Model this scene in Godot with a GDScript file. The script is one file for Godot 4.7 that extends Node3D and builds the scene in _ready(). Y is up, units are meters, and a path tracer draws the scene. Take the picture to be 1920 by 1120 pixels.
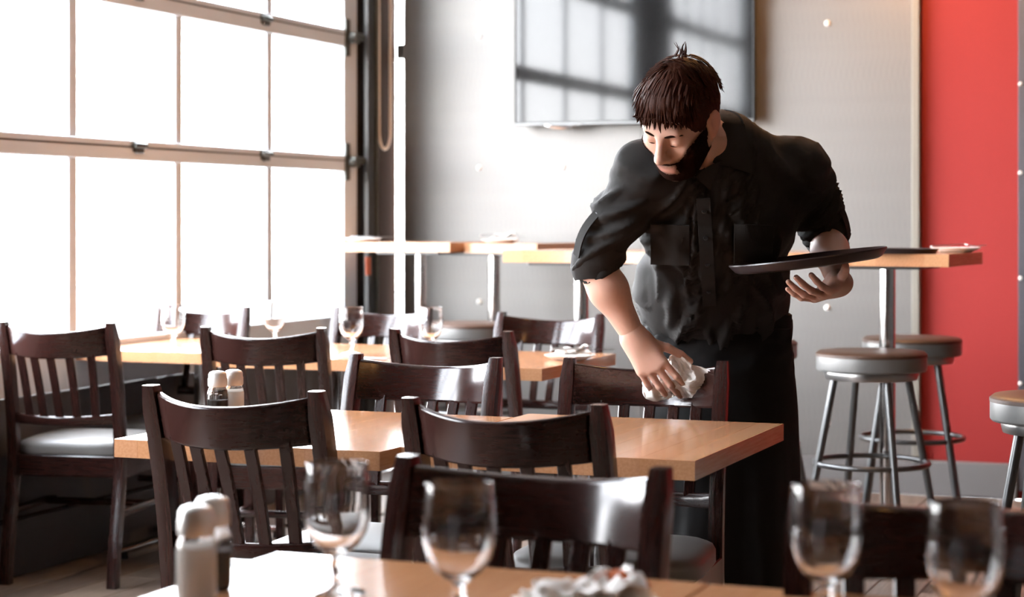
extends Node3D
# A restaurant dining room: a waiter wipes a chair, roll-up glass doors on the left, a bar counter along the far wall.
# The picture is taken as 1920x1120: focal length F pixels, horizon on row YH, eye EYE metres above the floor.
const F := 3600.0
const YH := 412.0
const EYE := 1.2
const TH := 0.3752                     # the room is turned this much against the camera
var C := Vector3(-0.563, 0.0, -9.3)    # far left corner of the room
var U := Vector3(cos(TH), 0, sin(TH))  # along the far wall, to the right
var W := Vector3(-sin(TH), 0, cos(TH)) # along the glass doors, towards the camera
var M := {}                            # materials
var taken := {}

# ------------------------------------------------------------------ light, camera
func set_stage() -> void:
	var cam := Camera3D.new()
	cam.name = "camera"
	add_child(cam)
	cam.position = Vector3(0, EYE, 0)
	var ph := CameraAttributesPhysical.new()
	ph.frustum_focal_length = 67.0
	ph.frustum_near = 0.1
	ph.frustum_far = 100.0
	ph.frustum_focus_distance = 4.35
	ph.exposure_aperture = 3.9
	cam.attributes = ph
	cam.projection = Camera3D.PROJECTION_FRUSTUM
	cam.near = 0.1
	cam.far = 100.0
	cam.size = 0.1 * 1120.0 / F
	cam.frustum_offset = Vector2(0, -0.1 * (560.0 - YH) / F)
	cam.current = true
	var env := Environment.new()
	env.background_mode = Environment.BG_SKY
	var sm := ProceduralSkyMaterial.new()
	sm.sky_top_color = Color(0.93, 0.96, 1.0)
	sm.sky_horizon_color = Color(1.0, 1.0, 1.0)
	sm.ground_horizon_color = Color(1.0, 1.0, 1.0)
	sm.ground_bottom_color = Color(0.8, 0.8, 0.78)
	sm.sky_energy_multiplier = SKY
	sm.ground_energy_multiplier = SKY
	var sky := Sky.new()
	sky.sky_material = sm
	env.sky = sky
	env.tonemap_mode = Environment.TONE_MAPPER_LINEAR
	env.tonemap_exposure = 1.0
	env.sdfgi_enabled = true
	env.ssao_enabled = true
	env.ssil_enabled = true
	var we := WorldEnvironment.new()
	we.name = "environment"
	we.environment = env
	add_child(we)

const SKY := 5.0

# ------------------------------------------------------------------ naming
func numbered(called: String) -> String:
	var n: int = taken.get(called, 0)
	taken[called] = n + 1
	return called if n == 0 else "%s_%03d" % [called, n]

func meta(o: Node, label := "", category := "", group := "", kind := "") -> void:
	if label: o.set_meta("label", label)
	if category: o.set_meta("category", category)
	if group: o.set_meta("group", group)
	if kind: o.set_meta("kind", kind)

func thing(called: String, label: String, category: String, at := Vector3.ZERO, turn := 0.0, group := "") -> Node3D:
	var o := Node3D.new()
	o.name = numbered(called)
	add_child(o, true)
	o.position = at
	o.rotation.y = turn
	meta(o, label, category, group)
	return o

func put(called: String, mesh: Mesh, mat: Material, parent: Node, at := Vector3.ZERO, label := "") -> MeshInstance3D:
	var o := MeshInstance3D.new()
	o.name = numbered(called) if parent == self else called
	o.mesh = mesh
	o.material_override = mat
	parent.add_child(o, true)
	o.position = at
	if label: o.set_meta("label", label)
	return o

func copy_of(o: Node3D, at: Vector3, turn: float, label: String, group := "") -> Node3D:
	var base := String(o.name)
	var c := o.duplicate() as Node3D
	c.name = numbered(base)
	add_child(c, true)
	c.position = at
	c.rotation.y = turn
	c.set_meta("label", label)
	if group: c.set_meta("group", group)
	return c

func room(u: float, y: float, w: float) -> Vector3:
	return C + U * u + W * w + Vector3(0, y, 0)

func P(px: float, py: float, z: float) -> Vector3:      # the point z metres ahead that stands at this place of the photograph
	return Vector3((px - 960.0) / F * z, EYE - (py - YH) / F * z, -z)

func at(px: float, py: float, h: float) -> Vector3:     # the point at height h
	return P(px, py, F * (EYE - h) / (py - YH))

# ------------------------------------------------------------------ shapes
class Tri:
	var v := PackedVector3Array()   # triples, counter-clockwise seen from outside

	func close(from: int) -> void:  # a closed piece turned inside out is turned back
		var vol := 0.0
		var mid := Vector3.ZERO
		for i in range(from, v.size()): mid += v[i]
		mid /= maxf(1.0, v.size() - from)
		for i in range(from, v.size(), 3):
			vol += (v[i] - mid).dot((v[i + 1] - mid).cross(v[i + 2] - mid))
		if vol < 0.0:
			for i in range(from, v.size(), 3):
				var t := v[i + 1]
				v[i + 1] = v[i + 2]
				v[i + 2] = t

	func q(a: Vector3, b: Vector3, c: Vector3, d: Vector3) -> void:
		v.append_array(PackedVector3Array([a, b, c, a, c, d]))

	func loft(rings: Array, capped := true, closed_path := false) -> Tri:
		var from := v.size()
		var n: int = rings[0].size()
		var m := rings.size()
		for i in (m if closed_path else m - 1):
			var a: PackedVector3Array = rings[i]
			var b: PackedVector3Array = rings[(i + 1) % m]
			for k in n:
				q(a[k], a[(k + 1) % n], b[(k + 1) % n], b[k])
		if capped and not closed_path:
			for e in [0, m - 1]:
				var r: PackedVector3Array = rings[e]
				var mid := Vector3.ZERO
				for p in r: mid += p
				mid /= n
				for k in n:
					if e == 0: v.append_array(PackedVector3Array([mid, r[(k + 1) % n], r[k]]))
					else: v.append_array(PackedVector3Array([mid, r[k], r[(k + 1) % n]]))
		close(from)
		return self

	func box(c: Vector3, s: Vector3, bev := 0.002, b := Basis.IDENTITY) -> Tri:
		var h := s / 2.0
		bev = minf(bev, minf(h.x, minf(h.y, h.z)) * 0.9)
		var rings := []
		for lv in [[-h.y, bev], [-h.y + bev, 0.0], [h.y - bev, 0.0], [h.y, bev]]:
			var x: float = h.x - lv[1]
			var z: float = h.z - lv[1]
			var r := PackedVector3Array()
			for p in [[x, z - bev], [x - bev, z], [-x + bev, z], [-x, z - bev], [-x, -z + bev], [-x + bev, -z], [x - bev, -z], [x, -z + bev]]:
				r.append(c + b * Vector3(p[0], lv[0], p[1]))
			rings.append(r)
		return loft(rings)

	func tube(pts: Array, rad: Array, seg := 10, flat := 1.0, up := Vector3.UP) -> Tri:
		var rings := []
		var n := pts.size()
		var side := Vector3.ZERO
		for i in n:
			var t: Vector3 = (pts[mini(i + 1, n - 1)] - pts[maxi(i - 1, 0)]).normalized()
			if side == Vector3.ZERO:
				side = t.cross(up)
				if side.length() < 0.05: side = t.cross(Vector3.RIGHT)
			side = (side - t * side.dot(t)).normalized()
			var o := t.cross(side)
			var r: float = rad[mini(i, rad.size() - 1)]
			var ring := PackedVector3Array()
			for k in seg:
				var a := TAU * k / seg
				ring.append(pts[i] + side * cos(a) * r + o * sin(a) * r * flat)
			rings.append(ring)
		return loft(rings)

	func ring(c: Vector3, big: float, small: float, seg := 48, sides := 10) -> Tri:
		var rings := []
		for i in seg:
			var a := TAU * i / seg
			var d := Vector3(cos(a), 0, sin(a))
			var r := PackedVector3Array()
			for k in sides:
				var b := TAU * k / sides
				r.append(c + d * (big + small * cos(b)) + Vector3(0, small * sin(b), 0))
			rings.append(r)
		return loft(rings, false, true)

	func lathe(prof: Array, seg := 32, c := Vector3.ZERO) -> Tri:   # profile of (radius, height), closed on the axis at both ends
		var from := v.size()
		for i in prof.size() - 1:
			var a: Vector2 = prof[i]
			var b: Vector2 = prof[i + 1]
			for k in seg:
				var t0 := TAU * k / seg
				var t1 := TAU * (k + 1) / seg
				if k == seg - 1: t1 = 0.0
				var d0 := Vector3(cos(t0), 0, sin(t0))
				var d1 := Vector3(cos(t1), 0, sin(t1))
				var p := [c + d0 * a.x + Vector3(0, a.y, 0), c + d1 * a.x + Vector3(0, a.y, 0), c + d1 * b.x + Vector3(0, b.y, 0), c + d0 * b.x + Vector3(0, b.y, 0)]
				if a.x > 1e-6: v.append_array(PackedVector3Array([p[0], p[1], p[2]]))
				if b.x > 1e-6:
					if a.x > 1e-6: v.append_array(PackedVector3Array([p[0], p[2], p[3]]))
					else: v.append_array(PackedVector3Array([p[0], p[2], p[3]]))
		close(from)
		return self

	func sheet(nu: int, nv: int, f: Callable, thick: float) -> Tri:   # a grid of points f(u, v) given a thickness
		var g := []
		for i in nu + 1:
			var row := PackedVector3Array()
			for j in nv + 1: row.append(f.call(float(i) / nu, float(j) / nv))
			g.append(row)
		var from := v.size()
		var nrm := []
		for i in nu + 1:
			var row := PackedVector3Array()
			for j in nv + 1:
				var du: Vector3 = g[mini(i + 1, nu)][j] - g[maxi(i - 1, 0)][j]
				var dv: Vector3 = g[i][mini(j + 1, nv)] - g[i][maxi(j - 1, 0)]
				row.append(du.cross(dv).normalized() * thick / 2.0)
			nrm.append(row)
		for i in nu:
			for j in nv:
				for s in [1.0, -1.0]:
					var a: Vector3 = g[i][j] + nrm[i][j] * s
					var b: Vector3 = g[i + 1][j] + nrm[i + 1][j] * s
					var c: Vector3 = g[i + 1][j + 1] + nrm[i + 1][j + 1] * s
					var d: Vector3 = g[i][j + 1] + nrm[i][j + 1] * s
					if s > 0: q(a, b, c, d)
					else: q(a, d, c, b)
		for i in nu:
			for e in [0, nv]:
				var a: Vector3 = g[i][e] + nrm[i][e]
				var b: Vector3 = g[i + 1][e] + nrm[i + 1][e]
				var c: Vector3 = g[i + 1][e] - nrm[i + 1][e]
				var d: Vector3 = g[i][e] - nrm[i][e]
				if e == 0: q(a, d, c, b)
				else: q(a, b, c, d)
		for j in nv:
			for e in [0, nu]:
				var a: Vector3 = g[e][j] + nrm[e][j]
				var b: Vector3 = g[e][j + 1] + nrm[e][j + 1]
				var c: Vector3 = g[e][j + 1] - nrm[e][j + 1]
				var d: Vector3 = g[e][j] - nrm[e][j]
				if e == 0: q(a, b, c, d)
				else: q(a, d, c, b)
		return self

	func mesh(crease := 40.0) -> ArrayMesh:
		var n := v.size() / 3
		var fn := PackedVector3Array()
		fn.resize(n)
		var by := {}
		for i in n:
			fn[i] = (v[i * 3 + 1] - v[i * 3]).cross(v[i * 3 + 2] - v[i * 3])
			for k in 3:
				var key := Vector3i((v[i * 3 + k] * 50000.0).round())
				if not by.has(key): by[key] = PackedInt32Array()
				by[key].append(i)
		var lim := cos(deg_to_rad(crease))
		var outv := PackedVector3Array()
		var outn := PackedVector3Array()
		outv.resize(n * 3)
		outn.resize(n * 3)
		var order := [0, 2, 1]
		for i in n:
			var me := fn[i].normalized()
			for k in 3:
				var p: Vector3 = v[i * 3 + order[k]]
				var s := Vector3.ZERO
				for j in by[Vector3i((p * 50000.0).round())]:
					if fn[j].normalized().dot(me) > lim: s += fn[j]
				outv[i * 3 + k] = p
				outn[i * 3 + k] = s.normalized() if s.length() > 1e-12 else (me if me.length() > 0.5 else Vector3.UP)
		var arr := []
		arr.resize(Mesh.ARRAY_MAX)
		arr[Mesh.ARRAY_VERTEX] = outv
		arr[Mesh.ARRAY_NORMAL] = outn
		var m := ArrayMesh.new()
		m.add_surface_from_arrays(Mesh.PRIMITIVE_TRIANGLES, arr)
		return m

func bx(c: Vector3, s: Vector3, bev := 0.002, b := Basis.IDENTITY) -> ArrayMesh:
	return Tri.new().box(c, s, bev, b).mesh()

# ------------------------------------------------------------------ smooth bodies: a distance field meshed as surface nets
class Sdf:
	var o: Vector3
	var c: float
	var nx: int
	var ny: int
	var nz: int
	var d := PackedFloat32Array()
	var vs := PackedVector3Array()
	var ns := PackedVector3Array()
	var ix := PackedInt32Array()

	func _init(lo: Vector3, hi: Vector3, cell: float) -> void:
		o = lo
		c = cell
		nx = int((hi.x - lo.x) / cell) + 2
		ny = int((hi.y - lo.y) / cell) + 2
		nz = int((hi.z - lo.z) / cell) + 2
		d.resize(nx * ny * nz)
		d.fill(1.0)

	func cap(a: Vector3, b: Vector3, ra: float, rb: float, k := 0.02, sub := false) -> void:
		var m := k + 2.5 * c
		var lo := ((Vector3(minf(a.x - ra, b.x - rb), minf(a.y - ra, b.y - rb), minf(a.z - ra, b.z - rb)) - Vector3(m, m, m) - o) / c).floor()
		var hi := ((Vector3(maxf(a.x + ra, b.x + rb), maxf(a.y + ra, b.y + rb), maxf(a.z + ra, b.z + rb)) + Vector3(m, m, m) - o) / c).ceil()
		var ba := b - a
		var bb := maxf(ba.length_squared(), 1e-9)
		for z in range(maxi(0, int(lo.z)), mini(nz, int(hi.z) + 1)):
			for y in range(maxi(0, int(lo.y)), mini(ny, int(hi.y) + 1)):
				var at := (z * ny + y) * nx
				for x in range(maxi(0, int(lo.x)), mini(nx, int(hi.x) + 1)):
					var p := o + Vector3(x, y, z) * c - a
					var h := clampf(p.dot(ba) / bb, 0.0, 1.0)
					var e := (p - ba * h).length() - lerpf(ra, rb, h)
					var f := d[at + x]
					if sub:
						var g := maxf(k - absf(f + e), 0.0) / k
						d[at + x] = maxf(f, -e) + g * g * k * 0.25
					else:
						var g := maxf(k - absf(f - e), 0.0) / k
						d[at + x] = minf(f, e) - g * g * k * 0.25

	func ell(q: Vector3, r: Vector3, k := 0.02, sub := false, b := Basis.IDENTITY) -> void:
		var big := maxf(r.x, maxf(r.y, r.z)) + k + 2.5 * c
		var lo := ((q - Vector3(big, big, big) - o) / c).floor()
		var hi := ((q + Vector3(big, big, big) - o) / c).ceil()
		var inv := b.transposed()
		var ir := Vector3(1.0 / r.x, 1.0 / r.y, 1.0 / r.z)
		for z in range(maxi(0, int(lo.z)), mini(nz, int(hi.z) + 1)):
			for y in range(maxi(0, int(lo.y)), mini(ny, int(hi.y) + 1)):
				var at := (z * ny + y) * nx
				for x in range(maxi(0, int(lo.x)), mini(nx, int(hi.x) + 1)):
					var p := inv * (o + Vector3(x, y, z) * c - q) * ir
					var l := p.length()
					var e := l * (l - 1.0) / maxf((p * ir).length(), 1e-6)
					var f := d[at + x]
					if sub:
						var g := maxf(k - absf(f + e), 0.0) / k
						d[at + x] = maxf(f, -e) + g * g * k * 0.25
					else:
						var g := maxf(k - absf(f - e), 0.0) / k
						d[at + x] = minf(f, e) - g * g * k * 0.25

	func nets() -> Sdf:
		var id := PackedInt32Array()
		id.resize(nx * ny * nz)
		id.fill(-1)
		var st := [1, nx, nx * ny]
		var off := PackedInt32Array()
		for k in 8: off.append((k & 1) * st[0] + ((k >> 1) & 1) * st[1] + ((k >> 2) & 1) * st[2])
		var edges := [[0, 1], [2, 3], [4, 5], [6, 7], [0, 2], [1, 3], [4, 6], [5, 7], [0, 4], [1, 5], [2, 6], [3, 7]]
		for z in nz - 1:
			for y in ny - 1:
				var at := (z * ny + y) * nx
				for x in nx - 1:
					var i := at + x
					var s0 := d[i] < 0.0
					if s0 == (d[i + off[1]] < 0.0) and s0 == (d[i + off[2]] < 0.0) and s0 == (d[i + off[3]] < 0.0) and s0 == (d[i + off[4]] < 0.0) and s0 == (d[i + off[5]] < 0.0) and s0 == (d[i + off[6]] < 0.0) and s0 == (d[i + off[7]] < 0.0):
						continue
					var sum := Vector3.ZERO
					var n := 0
					for e in edges:
						var a := d[i + off[e[0]]]
						var b := d[i + off[e[1]]]
						if (a < 0.0) != (b < 0.0):
							var t := a / (a - b)
							var pa := Vector3(e[0] & 1, (e[0] >> 1) & 1, (e[0] >> 2) & 1)
							var pb := Vector3(e[1] & 1, (e[1] >> 1) & 1, (e[1] >> 2) & 1)
							sum += pa.lerp(pb, t)
							n += 1
					id[i] = vs.size()
					vs.append(o + (Vector3(x, y, z) + sum / n) * c)
		for z in range(1, nz - 1):
			for y in range(1, ny - 1):
				for x in range(1, nx - 1):
					var i := (z * ny + y) * nx + x
					if id[i] < 0 and id[i - st[0]] < 0 and id[i - st[1]] < 0 and id[i - st[2]] < 0: continue
					var s := d[i] < 0.0
					for ax in 3:
						if s == (d[i + st[ax]] < 0.0): continue
						var p: int = st[(ax + 1) % 3]
						var q: int = st[(ax + 2) % 3]
						var a := id[i - p - q]
						var b := id[i - q]
						var e := id[i]
						var f := id[i - p]
						if a < 0 or b < 0 or e < 0 or f < 0: continue
						if s: ix.append_array(PackedInt32Array([a, b, e, a, e, f]))
						else: ix.append_array(PackedInt32Array([a, e, b, a, f, e]))
		norms()
		return self

	func norms() -> void:
		ns.resize(vs.size())
		ns.fill(Vector3.ZERO)
		for i in range(0, ix.size(), 3):
			var n := (vs[ix[i + 1]] - vs[ix[i]]).cross(vs[ix[i + 2]] - vs[ix[i]])
			ns[ix[i]] += n
			ns[ix[i + 1]] += n
			ns[ix[i + 2]] += n
		for i in ns.size(): ns[i] = ns[i].normalized()

	func push(f: Callable) -> Sdf:       # moves every point along its normal
		for i in vs.size(): vs[i] += ns[i] * f.call(vs[i])
		norms()
		return self

	func move(t: Transform3D) -> Sdf:
		for i in vs.size(): vs[i] = t * vs[i]
		norms()
		return self

func joined(parts: Array, tint = null) -> ArrayMesh:
	var v := PackedVector3Array()
	var n := PackedVector3Array()
	var ix := PackedInt32Array()
	var col := PackedColorArray()
	for s in parts:
		var base := v.size()
		v.append_array(s.vs)
		n.append_array(s.ns)
		for i in range(0, s.ix.size(), 3):      # Godot's front faces run clockwise
			ix.append(s.ix[i] + base)
			ix.append(s.ix[i + 2] + base)
			ix.append(s.ix[i + 1] + base)
	var arr := []
	arr.resize(Mesh.ARRAY_MAX)
	arr[Mesh.ARRAY_VERTEX] = v
	arr[Mesh.ARRAY_NORMAL] = n
	arr[Mesh.ARRAY_INDEX] = ix
	if tint != null:
		for p in v: col.append(tint.call(p))
		arr[Mesh.ARRAY_COLOR] = col
	var m := ArrayMesh.new()
	m.add_surface_from_arrays(Mesh.PRIMITIVE_TRIANGLES, arr)
	return m

# ------------------------------------------------------------------ materials
func noise_tex(dark: Color, light: Color, freq: float, sd: int, power := 1.0, size := 256) -> ImageTexture:
	var nz := FastNoiseLite.new()
	nz.seed = sd
	nz.noise_type = FastNoiseLite.TYPE_SIMPLEX_SMOOTH
	nz.fractal_type = FastNoiseLite.FRACTAL_FBM
	nz.fractal_octaves = 4
	nz.frequency = freq
	var im := nz.get_seamless_image(size, size)
	im.convert(Image.FORMAT_RGB8)
	for y in size:
		for x in size:
			im.set_pixel(x, y, dark.lerp(light, pow(im.get_pixel(x, y).r, power)))
	return ImageTexture.create_from_image(im)

func bump_tex(freq: float, sd: int, size := 256) -> ImageTexture:
	var nz := FastNoiseLite.new()
	nz.seed = sd
	nz.frequency = freq
	nz.fractal_octaves = 3
	var im := nz.get_seamless_image(size, size)
	im.convert(Image.FORMAT_RGB8)
	im.bump_map_to_normal_map(3.0)
	return ImageTexture.create_from_image(im)

func c8(r: int, g: int, b: int) -> Color:
	return Color(r / 255.0, g / 255.0, b / 255.0)

func mat(called: String, col: Color, rough := 0.5, metal := 0.0, tex: Texture2D = null, scale := Vector3.ONE) -> StandardMaterial3D:
	var m := StandardMaterial3D.new()
	m.resource_name = called
	m.albedo_color = col
	m.roughness = rough
	m.metallic = metal
	if tex:
		m.albedo_texture = tex
		m.uv1_triplanar = true
		m.uv1_scale = scale
	M[called] = m
	return m

func relief(called: String, tex: Texture2D, amount: float) -> void:
	var m: StandardMaterial3D = M[called]
	m.normal_enabled = true
	m.normal_texture = tex
	m.normal_scale = amount

func make_materials() -> void:
	var dw := noise_tex(c8(36, 20, 18), c8(52, 30, 26), 0.02, 3)
	mat("dark_wood_across", Color.WHITE, 0.17, 0.0, dw, Vector3(2, 22, 22))
	mat("dark_wood_up", Color.WHITE, 0.2, 0.0, dw, Vector3(22, 2, 22))
	var lw := [[c8(174, 124, 88), c8(188, 140, 104)], [c8(168, 118, 82), c8(184, 134, 98)], [c8(178, 130, 94), c8(192, 146, 111)], [c8(170, 120, 86), c8(186, 137, 102)]]
	for i in 4:
		mat("oak_%d" % i, Color.WHITE, 0.15, 0.0, noise_tex(lw[i][0], lw[i][1], 0.02, 20 + i), Vector3(24, 24, 1.6))
	mat("chrome", c8(215, 214, 212), 0.12, 1.0)
	mat("bolt", c8(236, 232, 226), 0.25)
	mat("steel", c8(168, 166, 164), 0.28, 1.0)
	mat("cap_metal", c8(222, 218, 214), 0.38, 0.6)
	mat("dark_steel", c8(92, 92, 92), 0.34, 0.9)
	mat("aluminium", c8(212, 220, 227), 0.42, 0.08)
	mat("galvanised", c8(150, 150, 145), 0.35, 0.85, noise_tex(c8(150, 150, 148), c8(220, 220, 216), 0.05, 8), Vector3(8, 8, 8))
	mat("seat_vinyl", c8(112, 109, 106), 0.42, 0.0)
	relief("seat_vinyl", bump_tex(0.12, 5), 0.25)
	mat("stool_seat", c8(150, 122, 104), 0.45, 0.0, noise_tex(c8(100, 88, 80), c8(138, 122, 110), 0.02, 9), Vector3(3, 20, 20))
	mat("stool_band", c8(104, 103, 101), 0.4, 0.35)
	mat("black", c8(24, 22, 22), 0.45)
	mat("rubber", c8(30, 30, 30), 0.8)
	mat("white_china", c8(238, 236, 232), 0.18)
	mat("white_cloth", c8(236, 232, 228), 0.9)
	relief("white_cloth", bump_tex(0.2, 11), 0.3)
	mat("tray", c8(40, 30, 31), 0.33)
	mat("salt", c8(240, 236, 230), 0.9)
	mat("pepper", c8(96, 86, 78), 0.9, 0.0, noise_tex(c8(50, 42, 38), c8(170, 160, 148), 0.25, 12, 1.0, 128), Vector3(40, 40, 40))
	mat("bread", c8(206, 140, 78), 0.8, 0.0, noise_tex(c8(190, 120, 60), c8(232, 178, 112), 0.04, 13, 1.0, 128), Vector3(14, 14, 14))
	var g := mat("glass", Color(1, 1, 1, 0.0), 0.0)
	g.refraction_enabled = true
	g.refraction_scale = 0.05
	var pn := mat("pane", Color(1, 1, 1, 0.04), 0.02)
	pn.transparency = BaseMaterial3D.TRANSPARENCY_ALPHA
	# room
	var st := noise_tex(c8(105, 103, 100), c8(118, 115, 112), 0.03, 31)
	mat("wall_sheet", Color.WHITE, 0.47, 0.5, st, Vector3(40, 1.2, 40))
	relief("wall_sheet", bump_tex(0.05, 32), 0.12)
	mat("red_paint", c8(136, 18, 12), 0.7)
	mat("grey_trim", c8(124, 120, 111), 0.45, 0.2)
	mat("baseboard", c8(100, 98, 97), 0.6)
	mat("dark_baseboard", c8(62, 64, 64), 0.6)
	mat("taupe", c8(58, 48, 42), 0.95)
	(M.taupe as StandardMaterial3D).metallic_specular = 0.1
	mat("knee", c8(60, 58, 60), 0.6)
	mat("ceiling", c8(196, 196, 196), 0.9)
	mat("side_wall", c8(74, 72, 71), 0.8)
	var fl := [[c8(96, 80, 68), c8(138, 118, 102)], [c8(86, 70, 60), c8(126, 106, 92)], [c8(108, 90, 78), c8(148, 128, 112)]]
	for i in 3:
		mat("floor_%d" % i, Color.WHITE, 0.42, 0.0, noise_tex(fl[i][0], fl[i][1], 0.02, 40 + i), Vector3(16, 16, 1.2))
	mat("pavement", c8(190, 188, 184), 0.9, 0.0, noise_tex(c8(200, 198, 194), c8(225, 222, 218), 0.05, 44), Vector3(0.6, 0.6, 0.6))
	mat("screen", c8(16, 16, 17), 0.065)
	(M.screen as StandardMaterial3D).metallic_specular = 0.46
	mat("bezel", c8(20, 20, 21), 0.3)
	mat("cord", c8(236, 224, 208), 0.6)
	mat("orange", c8(226, 120, 84), 0.6)
	mat("perforated", c8(150, 150, 156), 0.4, 0.7, noise_tex(c8(110, 110, 116), c8(210, 210, 212), 0.3, 47, 1.0, 128), Vector3(12, 12, 12))
	# person
	var sk := mat("skin", Color.WHITE, 0.5)
	sk.vertex_color_use_as_albedo = true
	sk.subsurf_scatter_enabled = true
	sk.subsurf_scatter_strength = 0.08
	mat("hair", c8(74, 37, 20), 0.62, 0.0, noise_tex(c8(120, 110, 104), c8(255, 240, 226), 0.05, 50, 1.0, 128), Vector3(40, 40, 40))
	(M.hair as StandardMaterial3D).metallic_specular = 0.25
	mat("beard", c8(44, 26, 19), 0.95, 0.0, noise_tex(c8(120, 110, 104), c8(255, 240, 226), 0.2, 51, 1.0, 128), Vector3(40, 40, 40))
	(M.beard as StandardMaterial3D).metallic_specular = 0.15
	mat("shirt", c8(35, 33, 32), 0.8)
	(M.shirt as StandardMaterial3D).metallic_specular = 0.35
	relief("shirt", bump_tex(0.3, 52), 0.25)
	(M.shirt as StandardMaterial3D).uv1_triplanar = true
	(M.shirt as StandardMaterial3D).uv1_scale = Vector3(9, 9, 9)
	mat("apron", c8(17, 16, 16), 0.85)
	(M.apron as StandardMaterial3D).metallic_specular = 0.35
	mat("trousers", c8(20, 19, 20), 0.85)
	mat("shoe", c8(18, 16, 16), 0.35)
	mat("button", c8(26, 25, 25), 0.3)
	var bulb := mat("bulb", c8(255, 214, 160), 0.5)
	bulb.emission_enabled = true
	bulb.emission = c8(255, 190, 120)
	bulb.emission_energy_multiplier = 6.0
	mat("shade", c8(52, 44, 40), 0.5, 0.3)

# ------------------------------------------------------------------ the room
func struct(called: String, mesh: Mesh, m: Material, label: String, category: String) -> MeshInstance3D:
	var o := MeshInstance3D.new()
	o.name = called
	o.mesh = mesh
	o.material_override = m
	add_child(o, true)
	meta(o, label, category, "", "structure")
	return o

func placed(o: Node3D, u: float, w: float) -> Node3D:     # room axes: local x along the far wall, local z towards the camera
	o.position = room(u, 0, w)
	o.rotation.y = -TH
	return o

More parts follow.
